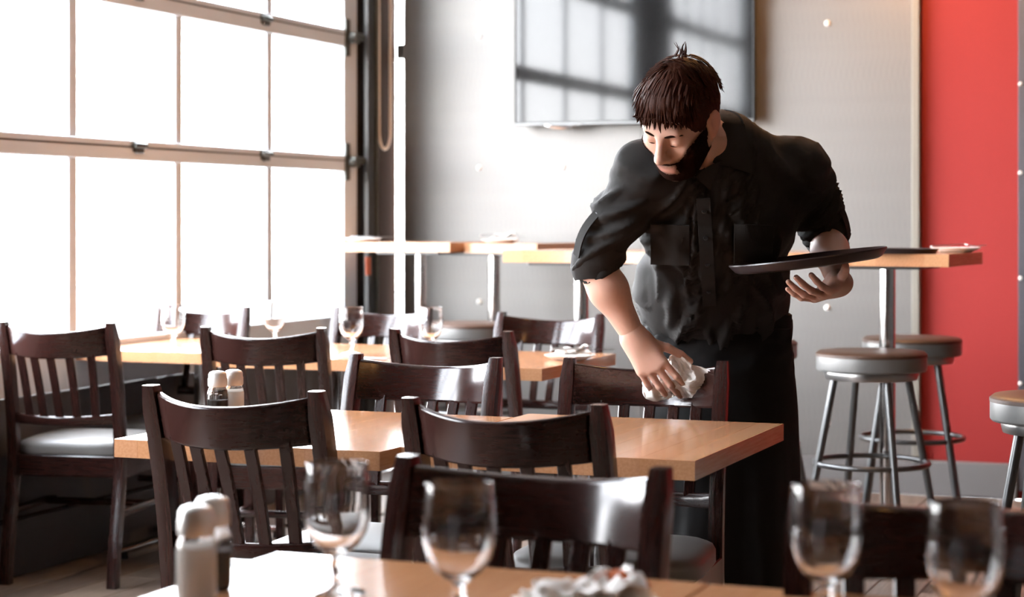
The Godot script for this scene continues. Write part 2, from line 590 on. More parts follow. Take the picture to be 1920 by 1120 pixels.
func make_room() -> void:
	# floor: planks run along the glass doors
	var fl := struct("floor", bx(Vector3(4, -0.06, 6.5), Vector3(8.4, 0.1, 13.4), 0.0), M.floor_1, "dark brown wood plank floor of the dining room", "floor")
	placed(fl, 0, 0)
	var rng := RandomNumberGenerator.new()
	rng.seed = 5
	var boards := []
	for l in [1.4, 1.8, 2.2]: boards.append(bx(Vector3.ZERO, Vector3(0.157, 0.018, l - 0.004), 0.002))
	for i in 25:
		var z := -0.3 * rng.randf()
		while z < 6.6:
			var k := rng.randi() % 3
			var l: float = [1.4, 1.8, 2.2][k]
			put("plank", boards[k], M["floor_%d" % (rng.randi() % 3)], fl, Vector3(0.09 + i * 0.16, 0.0 - 0.009, maxf(z, 0.0) + l / 2.0 + 0.02))
			z += l
	placed(struct("ceiling", bx(Vector3(4, 3.7, 6.5), Vector3(8.4, 0.2, 13.4), 0.0), M.ceiling, "dull grey ceiling above the dining room", "ceiling"), 0, 0)
	# the far wall: red paint, clad with grey sheets on the left
	var wb := struct("wall_back", bx(Vector3(4.125, 1.8, -0.039), Vector3(8.15, 3.6, 0.06), 0.0), M.red_paint, "bright red painted far wall beside the grey sheet cladding", "wall")
	placed(wb, 0, 0)
	var cuts := [0.05, 1.25, 2.488]
	for i in 2:
		var a: float = cuts[i]
		var b: float = cuts[i + 1]
		for row in [[0.155, 3.59]]:
			put("wall_sheet", bx(Vector3((a + b) / 2, (row[0] + row[1]) / 2, 0.006), Vector3(b - a - 0.0015, row[1] - row[0], 0.03), 0.001), M.wall_sheet, wb)
	var bolt := Tri.new().lathe([Vector2(0, 0.012), Vector2(0.008, 0.010), Vector2(0.013, 0.004), Vector2(0.014, 0)], 14).mesh()
	for t in [[0.447, 2.07], [0.447, 1.446], [0.447, 0.81], [0.868, 1.446], [1.28, 0.81], [1.7, 0.81], [2.115, 2.07], [2.115, 1.446], [2.115, 0.81], [0.447, 0.3], [1.28, 0.3], [2.115, 0.3]]:
		var o := put("bolt", bolt, M.bolt, wb, Vector3(t[0], t[1], 0.021))
		o.rotation.x = PI / 2
	var tr := struct("trim_1", Tri.new().box(Vector3(2.506, 1.87, 0.02), Vector3(0.034, 3.45, 0.05), 0.004).mesh(), M.grey_trim, "pale metal edge trim where the grey wall meets the red one", "trim")
	placed(tr, 0, 0)
	var bb := struct("baseboard_back", Tri.new().box(Vector3(1.47, 0.077, 0.012), Vector3(2.93, 0.152, 0.044), 0.006).mesh(), M.baseboard, "grey baseboard along the foot of the far wall", "baseboard")
	placed(bb, 0, 0)
	put("end_block", Tri.new().box(Vector3(4.5, 0.07, 0.01), Vector3(3.08, 0.138, 0.04), 0.005).mesh(), M.dark_baseboard, bb, Vector3.ZERO, "darker grey length of baseboard")
	# corner guard at the right edge of the picture
	var cg := thing("corner_guard", "speckled metal guard strip with screws, on the red wall at the right", "corner guard", room(2.975, 0.0, 0), -TH)
	put("strip", Tri.new().box(Vector3(0, 1.18, 0.012), Vector3(0.075, 2.28, 0.02), 0.003).mesh(), M.perforated, cg)
	for y in [0.5, 0.95, 1.4, 1.78, 2.15]:
		var o := put("screw", bolt, M.bolt, cg, Vector3(-0.028, y, 0.022))
		o.rotation.x = PI / 2
		o.scale = Vector3(0.6, 0.6, 0.6)
	# side walls outside the picture, so that daylight only enters through the doors
	placed(struct("wall_right", bx(Vector3(8.1, 1.8, 6.5), Vector3(0.2, 3.6, 13.2), 0.0), M.side_wall, "plain taupe wall on the far right", "wall"), 0, 0)
	placed(struct("wall_front", bx(Vector3(4, 1.8, 13.1), Vector3(8.4, 3.6, 0.2), 0.0), M.side_wall, "plain taupe wall behind the camera", "wall"), 0, 0)
	# wall with two roll-up glass doors; local x runs towards the camera, y up, z outwards
	var q := Basis(W, Vector3.UP, -U)
	var wt := Tri.new()
	var opens := [[0.42, 4.14], [4.75, 7.0]]
	var x0 := 0.0
	for s in opens + [[13.0, 13.0]]:
		wt.box(Vector3((x0 + s[0]) / 2, 1.8, 0.03), Vector3(s[0] - x0, 3.6, 0.06), 0.0)
		if s[1] < 13.0:
			wt.box(Vector3((s[0] + s[1]) / 2, 3.37, 0.03), Vector3(s[1] - s[0], 0.46, 0.06), 0.0)
			wt.box(Vector3((s[0] + s[1]) / 2, 0.295, 0.03), Vector3(s[1] - s[0], 0.59, 0.06), 0.0)
		x0 = s[1]
	var wl := struct("wall_left", wt.mesh(), M.taupe, "taupe brown wall that holds the roll-up glass doors", "wall")
	wl.transform = Transform3D(q, C)
	put("knee_panel", bx(Vector3(2.28, 0.4, -0.006), Vector3(3.7, 0.4, 0.012), 0.002), M.knee, wl, Vector3.ZERO, "dark grey panel below the glass door")
	put("skirting", bx(Vector3(6.5, 0.095, -0.012), Vector3(12.6, 0.19, 0.024), 0.004), M.knee, wl)
	for i in 2:
		roll_door(i + 1, opens[i][0], opens[i][1], q)
	# vertical track, chain and conduits in the corner
	var tk := thing("door_track", "dark steel roller track standing at the right end of the glass door", "door track")
	tk.transform = Transform3D(q, C)
	put("rail", bx(Vector3(0.385, 1.75, -0.045), Vector3(0.075, 3.3, 0.022), 0.002), M.dark_steel, tk)
	put("flange", bx(Vector3(0.335, 1.75, -0.035), Vector3(0.02, 3.3, 0.06), 0.002), M.galvanised, tk)
	for y in [0.75, 1.62, 2.35]:
		put("bracket", bx(Vector3(0.3, y, -0.02), Vector3(0.05, 0.2, 0.035), 0.003), M.taupe, tk)
	put("tag", bx(Vector3(0.425, 0.985, -0.058), Vector3(0.05, 0.085, 0.004), 0.001), M.orange, tk, Vector3.ZERO, "small orange sticker")
	var cn := thing("pull_cord", "white looped pull cord hanging in front of the brown wall strip", "cord")
	cn.transform = Transform3D(q, C)
	var pts := []
	for i in 25: pts.append(Vector3(0.118 + 0.0004 * i, 3.5 - i * (3.5 - 1.62) / 24.0, -0.03))
	for i in range(1, 16):
		var a := PI * i / 16.0
		pts.append(Vector3(0.19 - 0.0624 * cos(a), 1.62 - 0.085 * sin(a), -0.03))
	for i in 25: pts.append(Vector3(0.2524 + 0.0004 * i, 1.62 + i * (3.5 - 1.62) / 24.0, -0.03))
	put("loop", Tri.new().tube(pts, [0.0075], 8).mesh(), M.cord, cn)
	put("hook_plate", bx(Vector3(0.19, 3.5, -0.022), Vector3(0.2, 0.05, 0.044), 0.004), M.galvanised, cn)
	var sl := Node3D.new()
	sl.name = "window_1"
	add_child(sl, true)
	placed(sl, 0, 0)
	meta(sl, "narrow bright strip window in the far left corner", "window", "", "structure")
	for r in [[0.0, 0.12], [1.98, 2.05], [3.5, 3.6]]:
		put("crossbar", bx(Vector3(0.025, (r[0] + r[1]) / 2, -0.03), Vector3(0.05, r[1] - r[0], 0.05), 0.003), M.galvanised, sl)
	for r in [[0.12, 1.98], [2.05, 3.5]]:
		put("pane", bx(Vector3(0.025, (r[0] + r[1]) / 2, -0.04), Vector3(0.05, r[1] - r[0], 0.004), 0.0), M.pane, sl)
	# outside
	var pv := struct("pavement", bx(Vector3(0, -0.2, 20.3), Vector3(60, 0.2, 40), 0.0), M.pavement, "pale pavement outside the glass doors", "pavement")
	pv.transform = Transform3D(q, room(0, 0, 6))

func roll_door(n: int, a: float, b: float, q: Basis) -> void:
	var d := Node3D.new()
	d.name = "door_%d" % n
	add_child(d, true)
	d.transform = Transform3D(q, C)
	meta(d, ["roll-up glass door with pale metal frame beside the far corner", "second roll-up glass door, nearer than the corner one"][n - 1], "door", "", "structure")
	var e0 := a + 0.14
	var lv := [[0.6, 0.765], [1.42, 1.496], [1.99, 2.072], [2.565, 2.645], [3.06, 3.13]]
	for s in [[a + 0.005, e0], [b - 0.14, b - 0.005]]:
		put("stile", bx(Vector3((s[0] + s[1]) / 2, 1.865, 0.022), Vector3(s[1] - s[0], 2.53, 0.044), 0.003), M.aluminium, d)
	for r in lv:
		var hh: float = r[1] - r[0]
		var t := Tri.new().box(Vector3((a + b) / 2, (r[0] + r[1]) / 2, 0.02), Vector3(b - a - 0.28, hh, 0.05), 0.004)
		put("rail", t.mesh(), M.aluminium, d)
		if hh < 0.1:
			put("seam", bx(Vector3((a + b) / 2, r[1] - 0.026, -0.0055), Vector3(b - a - 0.29, 0.006, 0.003), 0.0005), M.dark_steel, d)
	var xs := [e0]
	for i in range(1, 5): xs.append(e0 + (b - 0.14 - e0) * i / 5.0)
	if n == 1: xs = [e0, 1.242, 1.972, 2.683, 3.37]
	xs.append(b - 0.14)
	for i in range(1, 5):
		for k in 4:
			put("mullion", bx(Vector3(xs[i], (lv[k][1] + lv[k + 1][0]) / 2, 0.016), Vector3(0.05, lv[k + 1][0] - lv[k][1], 0.012), 0.003), M.aluminium, d)
	for i in 5:
		for k in 4:
			put("pane", bx(Vector3((xs[i] + xs[i + 1]) / 2, (lv[k][1] + lv[k + 1][0]) / 2, 0.028), Vector3(xs[i + 1] - xs[i] + 0.0, lv[k + 1][0] - lv[k][1] + 0.004, 0.004), 0.0), M.pane, d)
	# hinges on the joints, rollers at the ends
	var hs := Tri.new()
	hs.box(Vector3(0, 0, 0), Vector3(0.07, 0.042, 0.006), 0.002)
	hs.tube([Vector3(-0.04, 0.004, -0.008), Vector3(0.04, 0.004, -0.008)], [0.011], 10)
	hs.box(Vector3(0.0, -0.016, -0.006), Vector3(0.05, 0.02, 0.012), 0.003)
	var hm := hs.mesh()
	for k in [1, 2, 3]:
		for x in [1.315, 2.29, 3.3]:
			put("hinge", hm, M.galvanised, d, Vector3(x if n == 1 else x + a - 0.42, lv[k][0] + 0.052, -0.008))
		var rl := Tri.new()
		rl.box(Vector3(0.03, 0.0, -0.006), Vector3(0.05, 0.17, 0.006), 0.002)
		rl.box(Vector3(0.0, 0.0, -0.025), Vector3(0.05, 0.05, 0.04), 0.004)
		rl.tube([Vector3(0.05, 0, -0.03), Vector3(-0.12, 0, -0.03)], [0.009], 10)
		rl.tube([Vector3(-0.03, 0.012, -0.028), Vector3(-0.1, 0.012, -0.028)], [0.014], 10)
		put("roller", rl.mesh(), M.galvanised, d, Vector3(e0 - 0.055, lv[k][0] + 0.045, 0.0))

# ------------------------------------------------------------------ television, lamps
func make_tv() -> void:
	var tv := thing("television", "wide black flat television hung on the grey wall, screen switched off", "television", room(1.236, 1.635, 0.0), -TH)
	var w := 1.145
	var h := 0.66
	var z := 0.115
	var back := Tri.new()
	back.box(Vector3(0, h / 2, z - 0.03), Vector3(w - 0.004, h - 0.004, 0.05), 0.012)
	back.box(Vector3(0, h / 2, z - 0.06), Vector3(w * 0.6, h * 0.6, 0.03), 0.01)
	put("housing", back.mesh(), M.bezel, tv)
	put("screen", bx(Vector3(0, h / 2 + 0.004, z - 0.0015), Vector3(w - 0.018, h - 0.026, 0.006), 0.0005), M.screen, tv)
	var fr := Tri.new()
	fr.box(Vector3(0, h - 0.004, z), Vector3(w, 0.008, 0.012), 0.002)
	for s in [-1, 1]: fr.box(Vector3(s * (w / 2 - 0.004), h / 2, z), Vector3(0.008, h, 0.012), 0.002)
	put("bezel", fr.mesh(), M.bezel, tv)
	put("lower_bezel", bx(Vector3(0, 0.008, z), Vector3(w, 0.016, 0.014), 0.003), M.dark_steel, tv, Vector3.ZERO, "thin grey strip along the lower edge")
	var lip := []
	for i in 9:
		var s := -1.0 + i / 4.0
		lip.append(Vector3(-0.33 + s * 0.09, 0.002 - 0.012 * (1 - s * s), z + 0.004))
	put("lip", Tri.new().tube(lip, [0.003, 0.007, 0.009, 0.009, 0.009, 0.009, 0.009, 0.007, 0.003], 8).mesh(), M.chrome, tv)
	put("wall_mount", bx(Vector3(0, h / 2, 0.035), Vector3(0.4, 0.3, 0.03), 0.004), M.black, tv)

func make_lamp(pos: Vector3, energy: float, label: String) -> void:
	var l := thing("pendant_lamp", label, "lamp", pos, 0.0, "warm pendant lamps under the ceiling")
	var sh := [Vector2(0.02, 0.13), Vector2(0.03, 0.125), Vector2(0.05, 0.1), Vector2(0.1, 0.04), Vector2(0.14, -0.02), Vector2(0.137, -0.02), Vector2(0.097, 0.037), Vector2(0.047, 0.096), Vector2(0.02, 0.12), Vector2(0.02, 0.13)]
	put("shade", Tri.new().lathe(sh, 32).mesh(), M.shade, l)
	put("cord", Tri.new().tube([Vector3(0, 0.12, 0), Vector3(0, 3.6 - pos.y, 0)], [0.004], 8).mesh(), M.black, l)
	put("bulb", Tri.new().lathe([Vector2(0, 0.045), Vector2(0.022, 0.038), Vector2(0.036, 0.0), Vector2(0.03, -0.025), Vector2(0, -0.04)], 20).mesh(), M.bulb, l)
	var o := OmniLight3D.new()
	o.name = "glow"
	l.add_child(o, true)
	o.position = Vector3(0, 0.0, 0)
	o.light_color = c8(255, 184, 114)
	o.light_energy = energy
	o.light_size = 0.035
	o.omni_range = 14.0
	o.omni_attenuation = 2.0
	o.shadow_enabled = true

# ------------------------------------------------------------------ dining chair: local -z is the way the sitter looks
func post_z(y: float) -> float:
	if y < 0.42: return lerpf(0.245, 0.185, smoothstep(0.0, 0.42, y))
	var t := (y - 0.42) / 0.445
	return 0.185 + 0.02 * t + 0.062 * t * t

func make_chair() -> Node3D:
	var t := thing("dining_chair", "chair", "chair")
	for s in [-1, 1]:
		var rings := []
		for i in 19:
			var y: float = 0.862 * i / 18.0
			var wx := 0.018
			var dz: float = 0.019 + 0.004 * smoothstep(0.5, 0.86, y)
			if i == 18:
				wx *= 0.72
				dz *= 0.72
				y = 0.866
			var c := Vector3(s * 0.187, y, post_z(y))
			var r := PackedVector3Array()
			for k in 12:
				var a := TAU * (k + 0.5) / 12.0
				var p := Vector2(cos(a), sin(a))
				var m := maxf(absf(p.x), absf(p.y))
				p = p / lerpf(1.0, m, 0.8)
				r.append(c + Vector3(p.x * wx, 0, p.y * dz))
			rings.append(r)
		put("rear_leg", Tri.new().loft(rings).mesh(50), M.dark_wood_up, t)
		var fr := []
		for i in 5:
			var y: float = 0.405 * i / 4.0
			var h: float = lerpf(0.014, 0.019, i / 4.0)
			var r := PackedVector3Array()
			for p in [[1, 0.7], [0.7, 1], [-0.7, 1], [-1, 0.7], [-1, -0.7], [-0.7, -1], [0.7, -1], [1, -0.7]]:
				r.append(Vector3(s * 0.19 + p[0] * h, y, -0.195 + p[1] * h))
			fr.append(r)
		put("front_leg", Tri.new().loft(fr).mesh(), M.dark_wood_up, t)
		put("stretcher", Tri.new().tube([Vector3(s * 0.188, 0.235, 0.195), Vector3(s * 0.19, 0.235, 0.0), Vector3(s * 0.19, 0.235, -0.19)], [0.013], 10).mesh(), M.dark_wood_across, t)
		put("apron_board", bx(Vector3(s * 0.193, 0.385, -0.005), Vector3(0.022, 0.07, 0.37), 0.003), M.dark_wood_across, t)
	put("apron_board", bx(Vector3(0, 0.385, -0.2), Vector3(0.36, 0.07, 0.022), 0.003), M.dark_wood_across, t)
	put("apron_board", bx(Vector3(0, 0.385, 0.172), Vector3(0.36, 0.07, 0.022), 0.003), M.dark_wood_across, t)
	put("stretcher", Tri.new().tube([Vector3(-0.19, 0.235, -0.05), Vector3(0.19, 0.235, -0.05)], [0.012], 10).mesh(), M.dark_wood_across, t)
	put("crest_rail", bent(0.757, 0.853, 0.012, 0.082, 0.17).mesh(50), M.dark_wood_across, t)
	put("lower_rail", bent(0.527, 0.562, 0.011, 0.045, 0.17).mesh(50), M.dark_wood_across, t)
	for i in 5:
		var x := (i - 2) * 0.0615
		var s := x / 0.17
		var rings := []
		for k in 7:
			var y := 0.55 + 0.215 * k / 6.0
			var z := post_z(y) + lerpf(0.045, 0.082, k / 6.0) * (1.0 - s * s)
			var r := PackedVector3Array()
			for p in [[1, 0.6], [0.85, 1], [-0.85, 1], [-1, 0.6], [-1, -0.6], [-0.85, -1], [0.85, -1], [1, -0.6]]:
				r.append(Vector3(x * (0.94 + 0.06 * k / 6.0) + p[0] * 0.0135, y, z + p[1] * 0.006))
			rings.append(r)
		put("slat", Tri.new().loft(rings).mesh(), M.dark_wood_up, t)
	var cu := []
	for lv in [[0.418, 0.9], [0.424, 1.0], [0.446, 1.0], [0.46, 0.965], [0.469, 0.86], [0.474, 0.6], [0.476, 0.25]]:
		var r := PackedVector3Array()
		for k in 40:
			var a := TAU * k / 40.0
			var ca := cos(a)
			var sa := sin(a)
			var l := pow(pow(absf(ca), 5.0) + pow(absf(sa), 5.0), -0.2)
			r.append(Vector3(ca * l * 0.212 * lv[1] * (1.0 - 0.05 * sa), lv[0], -0.02 + sa * l * 0.2 * lv[1]))
		cu.append(r)
	put("seat_cushion", Tri.new().loft(cu).mesh(60), M.seat_vinyl, t)
	return t

func bent(y0: float, y1: float, half: float, bulge: float, reach: float) -> Tri:   # a board bowed backwards between the posts
	var rings := []
	for i in 17:
		var s := -1.0 + i / 8.0
		var r := PackedVector3Array()
		var b := 0.006
		var sag := (y1 - y0) * 0.19 * (1.0 - s * s)
		var top := y1 - sag
		var low := y0 - sag * 0.45
		for p in [[low + b, 1], [top - b, 1], [top - b * 0.3, 0.7], [top, 0.3], [top, -0.3], [top - b * 0.3, -0.7], [top - b, -1], [low + b, -1], [low, -0.5], [low, 0.5]]:
			r.append(Vector3(s * reach, p[0], post_z(p[0]) + bulge * (1.0 - s * s) + p[1] * half))
		rings.append(r)
	return Tri.new().loft(rings)

# ------------------------------------------------------------------ tables
func stave_top(parent: Node3D, w: float, d: float, top: float, thick: float, n: int, sd: int, along_x := false) -> void:
	var core := put("tabletop", bx(Vector3(0, top - thick + 0.006, 0), Vector3(w - 0.02, 0.012, d - 0.02), 0.001), M.oak_3, parent)
	var sw := w / n
	var m := bx(Vector3.ZERO, Vector3(sw - 0.00005, thick, d), 0.0003)
	var rng := RandomNumberGenerator.new()
	rng.seed = sd
	for i in n:
		put("stave", m, M["oak_%d" % (rng.randi() % 4)], core, Vector3(-w / 2 + (i + 0.5) * sw, top - thick / 2 + rng.randf() * 0.0001, 0))

func make_table() -> Node3D:            # local origin: floor below the middle of the top
	var t := thing("dining_table", "table", "table")
	stave_top(t, 0.615, 0.72, 0.74, 0.038, 11, 7)
	put("mounting_plate", bx(Vector3(0, 0.696, 0), Vector3(0.34, 0.012, 0.34), 0.003), M.black, t)
	put("column", Tri.new().tube([Vector3(0, 0.03, 0), Vector3(0, 0.69, 0)], [0.032], 20).mesh(), M.chrome, t)
	put("hub", Tri.new().lathe([Vector2(0, 0.1), Vector2(0.04, 0.098), Vector2(0.055, 0.085), Vector2(0.06, 0.04), Vector2(0.0, 0.035)], 24).mesh(), M.chrome, t)
	for i in 4:
		var a := i * PI / 2 + 0.445
		var d := Vector3(cos(a), 0, sin(a))
		put("foot", Tri.new().tube([d * 0.03 + Vector3(0, 0.075, 0), d * 0.15 + Vector3(0, 0.06, 0), d * 0.3 + Vector3(0, 0.035, 0), d * 0.36 + Vector3(0, 0.028, 0)], [0.026, 0.024, 0.018, 0.014], 12, 0.75).mesh(), M.chrome, t)
		put("glide", Tri.new().lathe([Vector2(0, 0.024), Vector2(0.016, 0.022), Vector2(0.018, 0.0), Vector2(0, 0.0)], 14).mesh(), M.rubber, t, d * 0.335)
	return t

func corner_pos(c: Vector3, du: float, dw: float) -> Vector3:   # the floor point that lies du along the far wall and dw towards the camera from c
	var p := c + U * du + W * dw
	return Vector3(p.x, 0, p.z)

func make_bar() -> void:
	var turn := -TH - 0.08
	var ux := Vector3(cos(turn), 0, -sin(turn))
	var wz := Vector3(sin(turn), 0, cos(turn))
	# nearest length, its right end beside the red wall
	var k := P(1779, 477, 6.25)
	var labels := ["high oak bar table ending on the right, in front of the red wall", "middle high oak bar table behind the waiter's sleeve", "high oak bar table reaching to the glass door on the left"]
	for i in 3:
		var w: float = [1.62, 0.55, 1.12][i]
		var mid := k - ux * (w / 2) - wz * 0.25
		var h := 1.087
		var tn := turn
		if i == 1:
			mid = P(938, 458, 8.35)
			h = 1.095
			tn = -TH
			mid -= W * 0.25
		if i == 2:
			mid = P(735, 454, 8.42)
			h = 1.1
			w = 0.56
			tn = -TH
			mid -= W * 0.2 + U * 0.0
		var t := thing("bar_table", labels[i], "table", Vector3(mid.x, 0, mid.z), tn, "high bar tables along the far wall")
		if i == 0: stave_top(t, w, 0.5, h, 0.042, 20, 61)
		if i == 1: stave_top(t, w * 0.62, 0.5, h, 0.042, 5, 62)
		if i == 2: stave_top(t, w, 0.42, h, 0.042, 8, 63)
		var spots: Array = [[0.555], [-0.13], [0.05]][i]
		if i == 0: spots = [w / 2 - 0.27, -w / 2 + 0.2]
		for x in spots:
			put("column", Tri.new().tube([Vector3(x, 0.02, 0), Vector3(x, h - 0.05, 0)], [0.027], 20).mesh(), M.chrome, t)
			put("plate", bx(Vector3(x, h - 0.048, 0), Vector3(0.3, 0.012, 0.3), 0.003), M.dark_steel, t)
			put("base_disc", Tri.new().lathe([Vector2(0, 0.03), Vector2(0.05, 0.028), Vector2(0.16, 0.014), Vector2(0.17, 0.0), Vector2(0, 0)], 36).mesh(), M.chrome, t, Vector3(x, 0, 0))

# ------------------------------------------------------------------ bar stools
func make_stool() -> Node3D:
	var t := thing("bar_stool", "stool", "stool")
	put("seat", Tri.new().lathe([Vector2(0, 0.768), Vector2(0.12, 0.768), Vector2(0.172, 0.765), Vector2(0.182, 0.757), Vector2(0.182, 0.748), Vector2(0, 0.748)], 48).mesh(), M.stool_seat, t)
	put("seat_band", Tri.new().lathe([Vector2(0, 0.75), Vector2(0.178, 0.75), Vector2(0.181, 0.746), Vector2(0.181, 0.706), Vector2(0.176, 0.7), Vector2(0, 0.7)], 48).mesh(), M.stool_band, t)
	put("swivel_plate", Tri.new().lathe([Vector2(0, 0.702), Vector2(0.15, 0.702), Vector2(0.155, 0.69), Vector2(0.15, 0.672), Vector2(0, 0.672)], 40).mesh(), M.steel, t)
	for i in 4:
		var a := i * PI / 2 + 1.36
		var d := Vector3(cos(a), 0, sin(a))
		put("leg", Tri.new().tube([d * 0.128 + Vector3(0, 0.685, 0), d * 0.19 + Vector3(0, 0.38, 0), d * 0.262 + Vector3(0, 0.012, 0)], [0.0125], 12).mesh(), M.dark_steel, t)
		put("foot_cap", Tri.new().lathe([Vector2(0, 0.03), Vector2(0.015, 0.028), Vector2(0.017, 0), Vector2(0, 0)], 12).mesh(), M.rubber, t, d * 0.262)
	put("foot_ring", Tri.new().ring(Vector3(0, 0.395, 0), 0.186, 0.009, 56, 10).mesh(60), M.dark_steel, t)
	return t

# ------------------------------------------------------------------ things on the tables
func make_goblet() -> Node3D:
	var t := thing("goblet", "goblet", "glass")
	var outer := [[0.0, 0.0], [0.033, 0.0], [0.0345, 0.002], [0.03, 0.0042], [0.014, 0.007], [0.007, 0.012], [0.0055, 0.02], [0.0075, 0.03], [0.0085, 0.035], [0.0065, 0.042], [0.0075, 0.047], [0.016, 0.052], [0.027, 0.061], [0.0355, 0.075], [0.0405, 0.092], [0.042, 0.108], [0.0412, 0.128], [0.0392, 0.148], [0.0382, 0.16]]
	var inner := [[0.0374, 0.1605], [0.0368, 0.16], [0.0378, 0.148], [0.0396, 0.128], [0.0404, 0.108], [0.0389, 0.0925], [0.0338, 0.0765], [0.025, 0.0635], [0.014, 0.0565], [0.0, 0.054]]
	var pr := []
	for p in outer + inner: pr.append(Vector2(p[0], p[1]))
	put("bowl", Tri.new().lathe(pr, 48).mesh(70), M.glass, t)
	return t

func make_shaker(fill: Material, level: float) -> Node3D:
	var t := thing("shaker", "shaker", "shaker")
	var jar := Tri.new()
	var rings := []
	for p in [[0.0, 0.021], [0.002, 0.0235], [0.012, 0.0245], [0.062, 0.0245], [0.072, 0.022], [0.079, 0.0185], [0.09, 0.0185]]:
		var r := PackedVector3Array()
		for k in 16:
			var a := TAU * k / 16.0
			r.append(Vector3(cos(a), 0, sin(a)) * p[1] + Vector3(0, p[0], 0))
		rings.append(r)
	jar.loft(rings)
	put("jar", jar.mesh(30), M.glass, t)
	put("filling", Tri.new().lathe([Vector2(0, level), Vector2(0.02, level), Vector2(0.0205, level - 0.003), Vector2(0.0205, 0.006), Vector2(0.018, 0.004), Vector2(0, 0.004)], 20).mesh(), fill, t)
	var cp := Tri.new().lathe([Vector2(0, 0.1165), Vector2(0.01, 0.116), Vector2(0.0175, 0.1135), Vector2(0.0205, 0.109), Vector2(0.021, 0.1), Vector2(0.0222, 0.098), Vector2(0.0222, 0.083), Vector2(0.0205, 0.08), Vector2(0, 0.08)], 28)
	put("cap", cp.mesh(50), M.cap_metal, t)
	for i in 5:
		var a := TAU * i / 5.0
		put("hole", Tri.new().lathe([Vector2(0, 0.0008), Vector2(0.0012, 0.0006), Vector2(0.0012, -0.001), Vector2(0, -0.001)], 8).mesh(), M.black, t, Vector3(cos(a) * 0.006, 0.116, sin(a) * 0.006))
	return t

func make_plate(r: float) -> Node3D:
	var t := thing("plate", "plate", "plate")
	put("dish", Tri.new().lathe([Vector2(0, 0.006), Vector2(r * 0.6, 0.006), Vector2(r * 0.72, 0.009), Vector2(r * 0.98, 0.017), Vector2(r, 0.0165), Vector2(r * 0.98, 0.014), Vector2(r * 0.7, 0.003), Vector2(r * 0.6, 0.0), Vector2(0, 0.0)], 48).mesh(50), M.white_china, t)
	return t

func make_knife() -> Node3D:
	var t := thing("table_knife", "knife", "knife")
	var rg := []
	for p in [[0.0, 0.005, 0.004], [0.004, 0.0075, 0.0045], [0.05, 0.007, 0.004], [0.088, 0.005, 0.0035]]:
		var r := PackedVector3Array()
		for k in 10:
			var a := TAU * k / 10.0
			r.append(Vector3(cos(a) * p[1], 0.0045 + sin(a) * p[2] * 0.9, p[0]))
		rg.append(r)
	put("handle", Tri.new().loft(rg).mesh(60), M.steel, t)
	var bl := []
	for p in [[0.086, 0.004, 0.0015], [0.1, 0.008, 0.0012], [0.16, 0.0095, 0.001], [0.19, 0.008, 0.0009], [0.205, 0.003, 0.0006]]:
		bl.append(PackedVector3Array([Vector3(-p[1] * 0.6, 0.0045 - p[2], p[0]), Vector3(p[1], 0.0045, p[0]), Vector3(-p[1] * 0.6, 0.0045 + p[2], p[0])]))
	put("blade", Tri.new().loft(bl).mesh(20), M.steel, t)
	return t

func make_fork() -> Node3D:
	var t := thing("table_fork", "fork", "fork")
	var rg := []
	for p in [[0.0, 0.006, 0.0], [0.004, 0.0095, 0.0], [0.03, 0.0085, 0.002], [0.08, 0.0045, 0.006], [0.115, 0.004, 0.008], [0.125, 0.01, 0.006], [0.14, 0.0125, 0.003]]:
		rg.append(PackedVector3Array([Vector3(-p[1], p[2] + 0.001, p[0]), Vector3(p[1], p[2] + 0.001, p[0]), Vector3(p[1], p[2] + 0.0035, p[0]), Vector3(-p[1], p[2] + 0.0035, p[0])]))
	put("handle", Tri.new().loft(rg).mesh(20), M.steel, t)
	for i in 4:
		var x := (i - 1.5) * 0.0066
		put("tine", Tri.new().tube([Vector3(x, 0.004, 0.138), Vector3(x, 0.003, 0.16), Vector3(x, 0.007, 0.188)], [0.0019, 0.0018, 0.0007], 6).mesh(), M.steel, t)
	return t

func make_napkin(called: String, label: String, sd: int, w: float, d: float, high: float) -> Node3D:   # a folded cloth napkin with loose layers
	var t := thing(called, label, "napkin")
	var nz := FastNoiseLite.new()
	nz.seed = sd
	nz.frequency = 9.0
	for layer in 3:
		var f := func(u: float, v: float) -> Vector3:
			var x := (u - 0.5) * w * (1.0 - 0.12 * layer)
			var z := (v - 0.5) * d * (1.0 - 0.1 * layer)
			var lift := high * (0.25 + 0.35 * layer) * (0.55 + nz.get_noise_3d(x * 3.0, z * 3.0, layer * 2.0)) + 0.003 * layer
			lift += high * 0.5 * smoothstep(0.6, 1.0, u) * layer * 0.5
			return Vector3(x + 0.01 * nz.get_noise_2d(v * 0.3, layer), 0.004 + maxf(lift, 0.0), z + 0.012 * nz.get_noise_2d(u * 0.3 + 5.0, layer))
		put("fold", Tri.new().sheet(18, 14, f, 0.0018).mesh(75), M.white_cloth, t)
	return t

